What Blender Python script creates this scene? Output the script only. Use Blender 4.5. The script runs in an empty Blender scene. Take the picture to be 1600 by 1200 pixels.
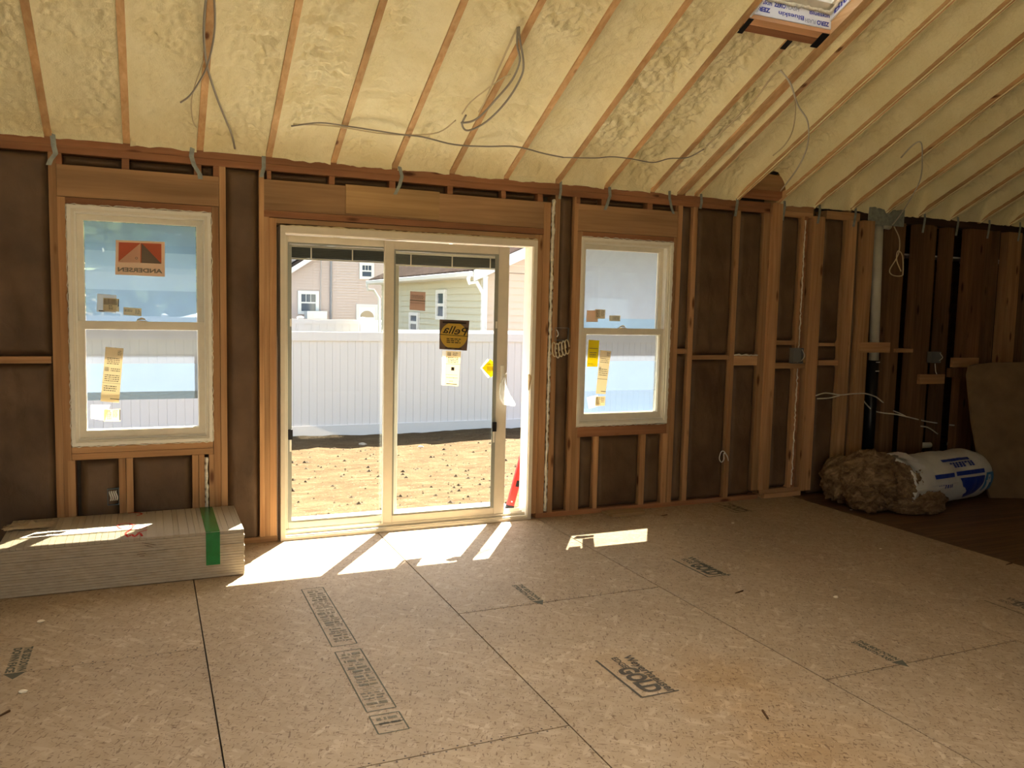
import bpy, math, random
import numpy as np
from mathutils import Vector, Matrix
random.seed(7); rng = np.random.default_rng(7)
C = bpy.context.scene.collection
SC = bpy.context.scene

# ------------------------------------------------------------------ camera
FPX = 1296.43
CAM = np.array([-0.7812, -5.5065, 1.5566])
YAW, PIT, ROL = 0.41434, 0.0898, 0.0233
def _axes():
    cy, sy = math.cos(YAW), math.sin(YAW)
    f = np.array([sy*math.cos(PIT), cy*math.cos(PIT), -math.sin(PIT)])
    r = np.array([cy, -sy, 0.]); u = np.cross(r, f)
    c, s = math.cos(ROL), math.sin(ROL)
    return c*r+s*u, -s*r+c*u, f
AR, AU, AF = _axes()
cd = bpy.data.cameras.new('camera'); cam = bpy.data.objects.new('camera', cd); C.objects.link(cam)
cd.sensor_width = 36; cd.lens = FPX/1600*36; cd.clip_start = 0.05; cd.clip_end = 500
M = Matrix([[AR[i], AU[i], -AF[i], CAM[i]] for i in range(3)]+[[0, 0, 0, 1]])
cam.matrix_world = M
SC.camera = cam
# survey helpers: where the sight line through a photo pixel meets a given plane of the room
def ray(px, py): return (px-800)/FPX*AR-(py-600)/FPX*AU+AF
def B(px, py, ax=1, v=0.0):
    d = ray(px, py); t = (v-CAM[ax])/d[ax]; return CAM+t*d
SL = 0.503; ZP = 2.478            # roof pitch, height of the rafter undersides at the wall
def onceil(px, py, drop=0.0):
    d = ray(px, py); t = (ZP-drop-(CAM[2]+SL*CAM[1]))/(d[2]+SL*d[1]); return CAM+t*d
def X(px, row=500, y=0.0): return float(B(px, row, 1, y)[0])
def Z(px, py, y=0.0): return float(B(px, py, 1, y)[2])

# ------------------------------------------------------------------ light
SC.view_settings.view_transform = 'Standard'; SC.view_settings.look = 'None'
SC.view_settings.gamma = 1.0; SC.view_settings.use_curve_mapping = False
SC.view_settings.exposure = 1.19
w = bpy.data.worlds.new('World'); SC.world = w; w.use_nodes = True
wn = w.node_tree; wn.nodes.clear()
sky = wn.nodes.new('ShaderNodeTexSky'); sky.sky_type = 'NISHITA'; sky.sun_disc = False
sky.sun_elevation = math.radians(50); sky.sun_rotation = math.radians(34); sky.dust_density = 2.0; sky.air_density = 1.0
bg = wn.nodes.new('ShaderNodeBackground'); bg.inputs[1].default_value = 0.31
wo = wn.nodes.new('ShaderNodeOutputWorld')
hz = wn.nodes.new('ShaderNodeMix'); hz.data_type = 'RGBA'; hz.blend_type = 'MULTIPLY'; hz.inputs[0].default_value = 1.0; hz.inputs[7].default_value = (1, .90, .78, 1)
wn.links.new(sky.outputs[0], hz.inputs[6]); wn.links.new(hz.outputs[2], bg.inputs[0]); wn.links.new(bg.outputs[0], wo.inputs[0])
sd = bpy.data.lights.new('sun', 'SUN'); sd.energy = 25.0; sd.angle = math.radians(0.5); sd.color = (1, .93, .82)
sun = bpy.data.objects.new('sun', sd); C.objects.link(sun)
SUND = Vector((-0.47, -0.70, -1.0)).normalized()
sun.rotation_euler = SUND.to_track_quat('-Z', 'Y').to_euler()
def area(name, loc, rot, sx, sy, e, col):
    d = bpy.data.lights.new(name, 'AREA'); d.shape = 'RECTANGLE'; d.size = sx; d.size_y = sy; d.energy = e; d.color = col
    o = bpy.data.objects.new(name, d); C.objects.link(o); o.location = loc; o.rotation_euler = rot; return o
# area lamps added to brighten the interior, standing in for unseen rear openings
area('added_rear_fill', (-1.3, -9.05, 1.35), (math.radians(90), 0, 0), 2.6, 1.3, 9, (1, .93, .82))
for lx_, ly_, le_ in ((.1, -3.9, 17), (-.6, -7.5, 520), (2.6, -7.2, 360)):
    al_ = area('added_overhead_fill', (lx_, ly_, 4.2), (0, 0, 0), 1.5, .8, le_, (1, .95, .86)); al_.data.spread = math.radians(88)  # overhead lamps added to light the floor and bounce onto the ceiling

# ------------------------------------------------------------------ mesh helpers
ORG = {}
def org(o): return ORG.get(o.name, (0., 0., 0.)) if o else (0., 0., 0.)
class MB:
    def __init__(s): s.v = []; s.f = []
    def add(s, vs, fs):
        n = len(s.v); s.v += [tuple(map(float, p)) for p in vs]; s.f += [tuple(i+n for i in f) for f in fs]; return s
    def box(s, x0, x1, y0, y1, z0, z1):
        return s.add([(x0,y0,z0),(x1,y0,z0),(x1,y1,z0),(x0,y1,z0),(x0,y0,z1),(x1,y0,z1),(x1,y1,z1),(x0,y1,z1)],
            [(0,3,2,1),(4,5,6,7),(0,1,5,4),(1,2,6,5),(2,3,7,6),(3,0,4,7)])
    def hexa(s, p): return s.add(p, [(0,3,2,1),(4,5,6,7),(0,1,5,4),(1,2,6,5),(2,3,7,6),(3,0,4,7)])
    def prism(s, poly, axis, a, b):   # poly of 2D points extruded along axis from a to b
        n = len(poly)
        def P(q, t): 
            if axis == 0: return (t, q[0], q[1])
            if axis == 1: return (q[0], t, q[1])
            return (q[0], q[1], t)
        vs = [P(q, a) for q in poly]+[P(q, b) for q in poly]
        fs = [tuple(range(n)), tuple(range(2*n-1, n-1, -1))]+[(i, i+n, (i+1) % n+n, (i+1) % n) for i in range(n)]
        return s.add(vs, fs)
    def tube(s, pts, r, n=8, caps=True, smooth=3):
        P = [Vector(p) for p in pts]
        if smooth and len(P) > 2:
            Q = []
            for i in range(len(P)-1):
                p0 = P[max(i-1, 0)]; p1 = P[i]; p2 = P[i+1]; p3 = P[min(i+2, len(P)-1)]
                for k in range(smooth):
                    t = k/smooth
                    Q.append(0.5*((2*p1)+(-p0+p2)*t+(2*p0-5*p1+4*p2-p3)*t*t+(-p0+3*p1-3*p2+p3)*t**3))
            Q.append(P[-1]); P = Q
        rr = r if isinstance(r, (list, tuple)) else [r]*len(P)
        if len(rr) != len(P): rr = list(np.interp(np.linspace(0, 1, len(P)), np.linspace(0, 1, len(rr)), rr))
        up = Vector((0, 0, 1)); vs = []; T0 = (P[1]-P[0]).normalized()
        N = T0.cross(up); N = N.normalized() if N.length > 1e-3 else Vector((1, 0, 0))
        for i, p in enumerate(P):
            T = (P[min(i+1, len(P)-1)]-P[max(i-1, 0)])
            T = T.normalized() if T.length > 1e-9 else T0
            N = (N-T*N.dot(T)); N = N.normalized() if N.length > 1e-6 else T.orthogonal().normalized()
            Bn = T.cross(N)
            for k in range(n):
                a = 2*math.pi*k/n; vs.append(p+(N*math.cos(a)+Bn*math.sin(a))*rr[i])
        fs = [(i*n+k, i*n+(k+1) % n, (i+1)*n+(k+1) % n, (i+1)*n+k) for i in range(len(P)-1) for k in range(n)]
        if caps: fs += [tuple(range(n-1, -1, -1)), tuple(range((len(P)-1)*n, len(P)*n))]
        return s.add(vs, fs)
    def cyl(s, c, r, h, axis=2, n=16):
        a = Vector(c); d = Vector((0, 0, 0)); d[axis] = h; return s.tube([a, a+d], r, n, smooth=0)
    def ribbon(s, pts, wv, tn):       # flat strip along pts, half width vector wv, thickness vector tn
        P = [np.array(p, float) for p in pts]; wv = np.array(wv, float); tn = np.array(tn, float); vs = []
        for p in P: vs += [p-wv, p+wv, p+wv+tn, p-wv+tn]
        fs = [(0, 1, 2, 3)]
        for i in range(len(P)-1):
            a = i*4; b = a+4
            fs += [(a, b, b+1, a+1), (a+1, b+1, b+2, a+2), (a+2, b+2, b+3, a+3), (a+3, b+3, b, a)]
        n = (len(P)-1)*4; fs.append((n+3, n+2, n+1, n)); return s.add(vs, fs)
    def build(s, name, mat, parent=None, smooth=False, bevel=0, own=False):
        if own and not parent:
            a = np.array(s.v); o3 = ((a[:, 0].min()+a[:, 0].max())/2, (a[:, 1].min()+a[:, 1].max())/2, a[:, 2].min())
        else: o3 = org(parent)
        me = bpy.data.meshes.new(name)
        me.from_pydata([(x-o3[0], y-o3[1], z-o3[2]) for x, y, z in s.v], [], s.f)
        return finish(me, name, mat, parent, smooth, bevel, o3 if own and not parent else None)
def finish(me, name, mat, parent=None, smooth=False, bevel=0, loc=None):
    me.materials.append(mat)
    if smooth: me.shade_smooth()
    me.update()
    o = bpy.data.objects.new(name, me); C.objects.link(o)
    ORG[o.name] = org(parent)
    if parent: o.parent = parent
    elif loc is not None: o.location = loc; ORG[o.name] = tuple(loc)
    if bevel:
        m = o.modifiers.new('bevel', 'BEVEL'); m.width = bevel; m.segments = 2; m.limit_method = 'ANGLE'
    return o
def box(name, mat, parent, x0, x1, y0, y1, z0, z1, **k): return MB().box(x0, x1, y0, y1, z0, z1).build(name, mat, parent, **k)
def gridmesh(P, name, mat, parent=None, smooth=True, loc=None):     # P (n,m,3) array of points
    n, m = P.shape[:2]; me = bpy.data.meshes.new(name)
    o3 = np.array(loc if loc is not None else org(parent))
    V = (P.reshape(-1, 3)-o3).astype(np.float32)
    i = np.arange((n-1)*(m-1)); a = (i//(m-1))*m+i % (m-1)
    F = np.stack([a, a+m, a+m+1, a+1], 1).astype(np.int32)
    me.vertices.add(len(V)); me.vertices.foreach_set('co', V.ravel())
    me.loops.add(F.size); me.loops.foreach_set('vertex_index', F.ravel())
    me.polygons.add(len(F)); me.polygons.foreach_set('loop_start', np.arange(len(F), dtype=np.int32)*4)
    me.update(calc_edges=True); me.validate()
    return finish(me, name, mat, parent, smooth, 0, loc)
def thing(name, label, cat, loc=(0, 0, 0), group=None, kind=None):
    o = bpy.data.objects.new(name, None); C.objects.link(o); o.location = loc; ORG[o.name] = tuple(loc)
    o.empty_display_size = .1
    return tag(o, label, cat, group, kind)
def tag(o, label=None, cat=None, group=None, kind=None):
    if label: o['label'] = label
    if cat: o['category'] = cat
    if group: o['group'] = group
    if kind: o['kind'] = kind
    return o
def struct(name, label, cat):
    return thing(name, label, cat, kind='structure')
def vnoise(x, y, seed=0):
    xi = np.floor(x).astype(np.int64); yi = np.floor(y).astype(np.int64); xf = x-xi; yf = y-yi
    def h(a, b):
        n = (a*374761393+b*668265263+seed*974634777) & 0xffffffff
        n = ((n ^ (n >> 13))*1274126177) & 0xffffffff
        return ((n ^ (n >> 16)) & 0xffff)/65535.0
    u = xf*xf*(3-2*xf); v = yf*yf*(3-2*yf)
    return (h(xi, yi)*(1-u)+h(xi+1, yi)*u)*(1-v)+(h(xi, yi+1)*(1-u)+h(xi+1, yi+1)*u)*v
def fbm(x, y, o=4, seed=0, g=.5):
    s = 0; a = 1; t = 0
    for k in range(o): s = s+a*vnoise(x*2**k+17.3*k, y*2**k+9.1*k, seed+k); t += a; a *= g
    return s/t
def textmesh(body, size=1.0, shear=0.0, bold=0.0, space=1.0):
    cu = bpy.data.curves.new('t', 'FONT'); cu.body = body; cu.size = size; cu.shear = shear; cu.offset = bold; cu.space_character = space; cu.resolution_u = 3
    ob = bpy.data.objects.new('t', cu); me = bpy.data.meshes.new_from_object(ob)
    vs = [tuple(v.co) for v in me.vertices]; fs = [tuple(p.vertices) for p in me.polygons]
    bpy.data.objects.remove(ob); bpy.data.curves.remove(cu); bpy.data.meshes.remove(me)
    a = np.array(vs); return a, fs
def put_text(mb, body, p0, p1, height, up, bold=0.0, shear=0.0):
    """lay a line of text from p0 to p1 on a surface; height along unit vector up"""
    a, fs = textmesh(body, 1.0, shear, bold); a = a.copy()
    x0, x1 = a[:, 0].min(), a[:, 0].max(); hcap = 0.70
    p0 = np.array(p0, float); p1 = np.array(p1, float); up = np.array(up, float)
    pts = [p0+(p1-p0)*((v[0]-x0)/(x1-x0))+up*height*(v[1]/hcap) for v in a]
    mb.add(pts, fs); return mb

# ------------------------------------------------------------------ materials
def newmat(name):
    m = bpy.data.materials.new(name); m.use_nodes = True; nt = m.node_tree
    b = nt.nodes['Principled BSDF']; b.inputs['Roughness'].default_value = .8
    b.inputs['Specular IOR Level'].default_value = .25
    return m, nt, b
def N(nt, t, **kw):
    n = nt.nodes.new(t)
    for k, v in kw.items():
        if k.startswith('_'): setattr(n, k[1:], v)
        else: n.inputs[k.replace('~', ' ')].default_value = v
    return n
def L(nt, a, b): nt.links.new(a, b)
def rgb(c): return (c[0], c[1], c[2], 1)
def coords(nt, scale, rot=(0, 0, 0), rand=True, world=False):
    tc = N(nt, 'ShaderNodeTexCoord')
    if world:
        g = N(nt, 'ShaderNodeNewGeometry'); out = g.outputs['Position']
    else: out = tc.outputs['Object']
    if rand:
        oi = N(nt, 'ShaderNodeObjectInfo'); ml = N(nt, 'ShaderNodeMath', _operation='MULTIPLY'); ml.inputs[1].default_value = 37.0
        L(nt, oi.outputs['Random'], ml.inputs[0]); ad = N(nt, 'ShaderNodeVectorMath', _operation='ADD')
        L(nt, out, ad.inputs[0]); L(nt, ml.outputs[0], ad.inputs[1]); out = ad.outputs[0]
    mp = N(nt, 'ShaderNodeMapping'); mp.inputs['Scale'].default_value = scale; mp.inputs['Rotation'].default_value = rot
    L(nt, out, mp.inputs[0]); return mp.outputs[0]
def ramp(nt, fac, stops, interp='LINEAR'):
    r = N(nt, 'ShaderNodeValToRGB'); r.color_ramp.interpolation = interp
    e = r.color_ramp.elements
    while len(e) < len(stops): e.new(.5)
    for k, (p, c) in enumerate(stops): e[k].position = p; e[k].color = rgb(c) if not isinstance(c, float) else (c, c, c, 1)
    L(nt, fac, r.inputs[0]); return r.outputs[0]
def mixc(nt, fac, a, b, mode='MIX'):
    m = N(nt, 'ShaderNodeMix', _data_type='RGBA', _blend_type=mode)
    for s, v in ((0, fac), (6, a), (7, b)):
        if hasattr(v, 'links'): L(nt, v, m.inputs[s])
        elif s == 0: m.inputs[0].default_value = v
        else: m.inputs[s].default_value = rgb(v)
    return m.outputs[2]
def bump(nt, b, h, strength=.4, dist=.005):
    n = N(nt, 'ShaderNodeBump'); n.inputs['Strength'].default_value = strength; n.inputs['Distance'].default_value = dist
    L(nt, h, n.inputs['Height']); L(nt, n.outputs[0], b.inputs['Normal'])
def wood(name, axis, c0, c1, knots=True, var=.25, rough=.75, dirt=0.0):
    m, nt, b = newmat(name)
    s = [38., 38., 38.]; s[axis] = 1.6
    n1 = N(nt, 'ShaderNodeTexNoise', Scale=1.0, Detail=5.0, Distortion=.6); L(nt, coords(nt, s), n1.inputs[0])
    col = ramp(nt, n1.outputs[0], [(.3, c0), (.7, c1)])
    s2 = [5., 5., 5.]; s2[axis] = .8
    n2 = N(nt, 'ShaderNodeTexNoise', Scale=1.0, Detail=2.0); L(nt, coords(nt, s2), n2.inputs[0])
    col = mixc(nt, 1.0, col, ramp(nt, n2.outputs[0], [(.3, 1-.35), (.7, 1.1)]), 'MULTIPLY')
    if knots:
        s3 = [9., 9., 9.]; s3[axis] = 2.6
        v = N(nt, 'ShaderNodeTexVoronoi', Scale=1.0); L(nt, coords(nt, s3), v.inputs[0])
        col = mixc(nt, ramp(nt, v.outputs['Distance'], [(.07, 1.0), (.16, 0.0)]), col, (c0[0]*.3, c0[1]*.22, c0[2]*.2))
    oi = N(nt, 'ShaderNodeObjectInfo')
    col = mixc(nt, 1.0, col, ramp(nt, oi.outputs['Random'], [(0, (1-var, 1-var*1.1, 1-var*1.2)), (.5, (1, .95, .9)), (1, (1+var*.5, 1+var*.5, 1+var*.45))]), 'MULTIPLY')
    L(nt, col, b.inputs['Base Color']); b.inputs['Roughness'].default_value = rough
    bump(nt, b, n1.outputs[0], .25, .002); return m
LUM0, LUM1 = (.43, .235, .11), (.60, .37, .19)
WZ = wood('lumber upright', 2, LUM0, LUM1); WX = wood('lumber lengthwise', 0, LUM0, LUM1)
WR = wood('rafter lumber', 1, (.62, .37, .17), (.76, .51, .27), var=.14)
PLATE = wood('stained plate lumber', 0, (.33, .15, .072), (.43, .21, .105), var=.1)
PLY = wood('plywood header', 0, (.38, .23, .12), (.49, .31, .165), knots=False, var=.1)
PLYL = wood('pale plywood', 0, (.50, .31, .14), (.62, .41, .20), knots=True, var=.05)
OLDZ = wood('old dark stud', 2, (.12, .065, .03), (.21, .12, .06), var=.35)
OLDX = wood('old plate and shaded void wood', 0, (.035, .02, .012), (.07, .04, .022), var=.3)

def m_kraft():
    m, nt, b = newmat('kraft paper')
    n = N(nt, 'ShaderNodeTexNoise', Scale=4.0, Detail=6.0); L(nt, coords(nt, (1, 1, 1)), n.inputs[0])
    n2 = N(nt, 'ShaderNodeTexNoise', Scale=60.0, Detail=2.0); L(nt, coords(nt, (1, 1, .3)), n2.inputs[0])
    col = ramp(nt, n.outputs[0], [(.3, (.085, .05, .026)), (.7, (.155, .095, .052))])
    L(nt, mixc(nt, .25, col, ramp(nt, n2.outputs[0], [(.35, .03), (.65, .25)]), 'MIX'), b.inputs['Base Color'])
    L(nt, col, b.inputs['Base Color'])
    b.inputs['Roughness'].default_value = .55; b.inputs['Specular IOR Level'].default_value = .3
    n3 = N(nt, 'ShaderNodeTexNoise', Scale=14.0, Detail=4.0, Distortion=1.5); L(nt, coords(nt, (1, 1, .6)), n3.inputs[0])
    bump(nt, b, n3.outputs[0], .5, .008); return m
KRAFT = m_kraft()
def m_foam():
    m, nt, b = newmat('spray foam')
    n = N(nt, 'ShaderNodeTexNoise', Scale=5.0, Detail=5.0); L(nt, coords(nt, (1, 1, 1), rand=False), n.inputs[0])
    col = ramp(nt, n.outputs[0], [(.3, (.82, .73, .44)), (.7, (.90, .83, .56))])
    n4 = N(nt, 'ShaderNodeTexNoise', Scale=1.3, Detail=2.0); L(nt, coords(nt, (1, 1, 1), rand=False), n4.inputs[0])
    col = mixc(nt, ramp(nt, n4.outputs[0], [(.5, 0.), (.7, .35)]), col, (.93, .87, .62))
    L(nt, col, b.inputs['Base Color']); b.inputs['Roughness'].default_value = .6
    n3 = N(nt, 'ShaderNodeTexNoise', Scale=70.0, Detail=4.0, Distortion=.8); L(nt, coords(nt, (1, 1, 1), rand=False), n3.inputs[0])
    bump(nt, b, n3.outputs[0], .8, .006); return m
FOAM = m_foam()
def m_osb():
    m, nt, b = newmat('oriented strand board')
    col = None; h = None
    base = coords(nt, (1, 1, 1))
    lay = []
    for k, (ang, sx, sy) in enumerate([(.2, 11, 40), (1.3, 10, 36), (-.6, 13, 46), (2.2, 11, 42), (.8, 15, 52)]):
        mr = N(nt, 'ShaderNodeMapping'); mr.inputs['Rotation'].default_value = (0, 0, ang); mr.inputs['Location'].default_value = (k*3.7, k*5.1, 0); L(nt, base, mr.inputs[0])
        mp = N(nt, 'ShaderNodeMapping'); mp.inputs['Scale'].default_value = (sx, sy, 1); L(nt, mr.outputs[0], mp.inputs[0])
        v = N(nt, 'ShaderNodeTexVoronoi', Scale=1.0, _voronoi_dimensions='2D'); L(nt, mp.outputs[0], v.inputs[0])
        sp = N(nt, 'ShaderNodeSeparateColor'); L(nt, v.outputs['Color'], sp.inputs[0])
        c = ramp(nt, sp.outputs[0], [(0., (.355, .262, .165)), (.5, (.385, .29, .188)), (.88, (.41, .312, .207)), (1., (.47, .365, .25))])
        if col is None: col = c; h = sp.outputs[0]
        else:
            g = ramp(nt, sp.outputs[1], [(.62, 0.), (.64, 1.)])
            col = mixc(nt, g, col, c)
    # thin dark slivers and resin flecks
    for k, (ang, sx, sy, th, dk) in enumerate([(.5, 22, 90, .69, .55), (1.9, 20, 80, .695, .6), (-.9, 30, 100, .69, .45), (.1, 60, 80, .70, .65)]):
        mr = N(nt, 'ShaderNodeMapping'); mr.inputs['Rotation'].default_value = (0, 0, ang); L(nt, base, mr.inputs[0])
        mp = N(nt, 'ShaderNodeMapping'); mp.inputs['Scale'].default_value = (sx, sy, 1); L(nt, mr.outputs[0], mp.inputs[0])
        n = N(nt, 'ShaderNodeTexNoise', Scale=1.0, Detail=1.5, _noise_dimensions='2D'); L(nt, mp.outputs[0], n.inputs[0])
        col = mixc(nt, ramp(nt, n.outputs[0], [(th, 0.), (th+.03, dk)]), col, (.13, .07, .035))
    n = N(nt, 'ShaderNodeTexNoise', Scale=1.1, Detail=4.0); L(nt, coords(nt, (1, 1, 1), rand=False, world=True), n.inputs[0])
    col = mixc(nt, 1.0, col, ramp(nt, n.outputs[0], [(.3, (.88, .86, .84)), (.7, (1.06, 1.05, 1.04))]), 'MULTIPLY')
    # water stain near the printed board
    g = N(nt, 'ShaderNodeNewGeometry'); 
    for (cx, cy, r, s, tint) in [(1.45, -2.75, .40, .55, (.92, .74, .46)), (1.35, -3.3, .45, .6, (.92, .76, .52)), (1.15, -2.45, .25, .4, (.93, .78, .5))]:
        vs = N(nt, 'ShaderNodeVectorMath', _operation='DISTANCE'); vs.inputs[1].default_value = (cx, cy, 0); L(nt, g.outputs['Position'], vs.inputs[0])
        nn = N(nt, 'ShaderNodeTexNoise', Scale=5.0, Detail=3.0); L(nt, g.outputs['Position'], nn.inputs[0])
        ma = N(nt, 'ShaderNodeMath', _operation='MULTIPLY_ADD'); L(nt, nn.outputs[0], ma.inputs[0]); ma.inputs[1].default_value = .5; L(nt, vs.outputs['Value'], ma.inputs[2])
        col = mixc(nt, ramp(nt, ma.outputs[0], [(r*.7, s), (r+.25, 0.)]), col, mixc(nt, 1.0, col, tint, 'MULTIPLY'))
    oi = N(nt, 'ShaderNodeObjectInfo')
    col = mixc(nt, 1.0, col, ramp(nt, oi.outputs['Random'], [(0, (.95, .94, .93)), (1, (1.04, 1.04, 1.03))]), 'MULTIPLY')
    L(nt, col, b.inputs['Base Color']); b.inputs['Roughness'].default_value = .6
    n3 = N(nt, 'ShaderNodeTexNoise', Scale=60.0, Detail=3.0); L(nt, base, n3.inputs[0]); bump(nt, b, n3.outputs[0], .15, .002)
    return m
OSB = m_osb()
def plain(name, c, rough=.6, metal=0., spec=.3, noise=0.0, nscale=20., bmp=0., emis=None):
    m, nt, b = newmat(name); b.inputs['Base Color'].default_value = rgb(c); b.inputs['Roughness'].default_value = rough
    b.inputs['Metallic'].default_value = metal; b.inputs['Specular IOR Level'].default_value = spec
    if noise or bmp:
        n = N(nt, 'ShaderNodeTexNoise', Scale=nscale, Detail=4.0); L(nt, coords(nt, (1, 1, 1)), n.inputs[0])
        L(nt, mixc(nt, 1.0, c, ramp(nt, n.outputs[0], [(.3, 1-noise), (.7, 1+noise*.5)]), 'MULTIPLY'), b.inputs['Base Color'])
        if bmp: bump(nt, b, n.outputs[0], bmp, .01)
    return m
VINYL = plain('cream vinyl frame', (.80, .75, .62), .4, noise=.05)
VINYL2 = plain('white vinyl frame', (.86, .83, .73), .4, noise=.04)
DOORV = plain('door vinyl', (.74, .67, .54), .4, noise=.04)
FOAMW = plain('white sealing foam', (.78, .74, .62), .7, noise=.2, nscale=60, bmp=.5)
GALV = plain('galvanised steel', (.33, .36, .32), .5, .2, noise=.25, nscale=30)
BLACKP = plain('black plastic', (.012, .012, .014), .5)
GREYB = plain('grey blind slats', (.13, .14, .13), .6)
CABLE = plain('cream cable sheath', (.62, .58, .48), .5); CABLEG = plain('grey cable sheath', (.30, .27, .22), .5)
CABLEY = plain('foam dusted cable', (.62, .52, .33), .7)
WHITEC = plain('white wire', (.75, .74, .70), .5)
PVC = plain('off white pvc', (.62, .60, .50), .35, noise=.12, nscale=8)
BOXG = plain('grey steel box', (.24, .25, .24), .5, .5); BOXB = plain('blue grey box', (.10, .13, .14), .5)
SHEATH = plain('sheathing', (.10, .075, .05), .8, noise=.2)
CONC = plain('pale concrete', (.62, .59, .54), .8, noise=.1)
FENCE = plain('white vinyl fence', (.80, .76, .75), .45); FENCEG = plain('pale vinyl fence rail', (.74, .72, .71), .45)
def sheer(name, tint, fac, kind='glass', col=(1, 1, 1), nz=0.0):
    m = bpy.data.materials.new(name); m.use_nodes = True; nt = m.node_tree; nt.nodes.clear()
    o = N(nt, 'ShaderNodeOutputMaterial'); t = N(nt, 'ShaderNodeBsdfTransparent'); t.inputs[0].default_value = rgb(tint)
    mx = N(nt, 'ShaderNodeMixShader')
    if kind == 'glass':
        g = N(nt, 'ShaderNodeBsdfGlossy', Roughness=0.02); lw = N(nt, 'ShaderNodeLayerWeight', Blend=.5)
        L(nt, ramp(nt, lw.outputs['Facing'], [(.0, .035), (.5, .045), (.8, .12), (1., .6)]), mx.inputs[0]); L(nt, t.outputs[0], mx.inputs[1]); L(nt, g.outputs[0], mx.inputs[2])
    else:
        tr = N(nt, 'ShaderNodeBsdfTranslucent'); tr.inputs[0].default_value = rgb(col)
        df = N(nt, 'ShaderNodeBsdfDiffuse'); df.inputs[0].default_value = rgb(col)
        m2 = N(nt, 'ShaderNodeMixShader'); m2.inputs[0].default_value = .25
        L(nt, tr.outputs[0], m2.inputs[1]); L(nt, df.outputs[0], m2.inputs[2])
        mx.inputs[0].default_value = fac
        if nz:
            n = N(nt, 'ShaderNodeTexNoise', Scale=6.0, Detail=3.0); L(nt, coords(nt, (1, 1, 1)), n.inputs[0])
            r = ramp(nt, n.outputs[0], [(.3, fac-nz), (.7, fac+nz)]); L(nt, r, mx.inputs[0])
        L(nt, t.outputs[0], mx.inputs[1]); L(nt, m2.outputs[0], mx.inputs[2])
    L(nt, mx.outputs[0], o.inputs[0]); return m
GLASS = sheer('window glass', (.95, .975, .96), 0)
FILM1 = sheer('blue film single layer', (.50, .56, .60), .72, 'film', (.22, .38, .58), .05)
FILM2 = sheer('blue film double layer', (.50, .56, .60), .86, 'film', (.27, .43, .60), .03)
FILM3 = sheer('grey blue film', (.50, .54, .56), .80, 'film', (.38, .46, .57), .04)
FLOW1 = sheer('blue film toned for sun', (.62, .60, .50), .50, 'film', (.10, .15, .225), .03)  # copies for the sunlit lower sash, colour darkened to offset the sun
FLOW2 = sheer('folded blue film toned for sun', (.60, .60, .52), .56, 'film', (.12, .17, .24), .03)
FLOW3 = sheer('greyish film toned for sun', (.62, .60, .54), .50, 'film', (.14, .16, .195), .03)
BAGM = sheer('clear plastic bag', (.9, .9, .88), .5, 'film', (.8, .8, .76))
def stick(name, c, t=.5):      # paper label lit from behind
    m = bpy.data.materials.new(name); m.use_nodes = True; nt = m.node_tree; nt.nodes.clear()
    o = N(nt, 'ShaderNodeOutputMaterial'); tr = N(nt, 'ShaderNodeBsdfTranslucent'); tr.inputs[0].default_value = rgb(c)
    df = N(nt, 'ShaderNodeBsdfDiffuse'); df.inputs[0].default_value = rgb(c); mx = N(nt, 'ShaderNodeMixShader'); mx.inputs[0].default_value = t
    L(nt, tr.outputs[0], mx.inputs[1]); L(nt, df.outputs[0], mx.inputs[2]); L(nt, mx.outputs[0], o.inputs[0]); return m
S_CREAM = stick('cream label paper', (.88, .78, .58)); S_PEACH = stick('peach label paper', (.95, .72, .52)); S_WHITE = stick('white label paper', (.85, .82, .76), .3)
S_RED = stick('brick red print', (.70, .22, .13)); S_GREY = stick('grey print', (.32, .28, .22)); S_INK = stick('dark ink', (.05, .04, .035), .8)
S_YEL = stick('yellow label paper', (.85, .72, .05)); S_GOLD = stick('golden yellow print', (.98, .70, .14)); S_DARK = stick('dark brown print', (.20, .145, .115), .8)
S_GINK = stick('soft grey ink', (.22, .20, .16), .8)
def m_ink(name, c, cover):
    m, nt, b = newmat(name); b.inputs['Base Color'].default_value = rgb(c)
    n = N(nt, 'ShaderNodeTexNoise', Scale=160.0, Detail=3.0); L(nt, coords(nt, (1, .5, 1), world=True, rand=False), n.inputs[0])
    n2 = N(nt, 'ShaderNodeTexNoise', Scale=9.0, Detail=2.0); L(nt, coords(nt, (1, 1, 1), world=True, rand=False), n2.inputs[0])
    a = N(nt, 'ShaderNodeMath', _operation='ADD'); L(nt, n.outputs[0], a.inputs[0]); L(nt, n2.outputs[0], a.inputs[1])
    L(nt, ramp(nt, a.outputs[0], [(.36+.5*(1-cover), 0.), (.56+.5*(1-cover), cover)]), b.inputs['Alpha']); return m
INK = m_ink('stamp ink', (.095, .08, .06), .82); INKF = m_ink('faded stamp ink', (.12, .12, .085), .72)
INKFF = m_ink('very faded stamp ink', (.17, .17, .13), .55)

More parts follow.
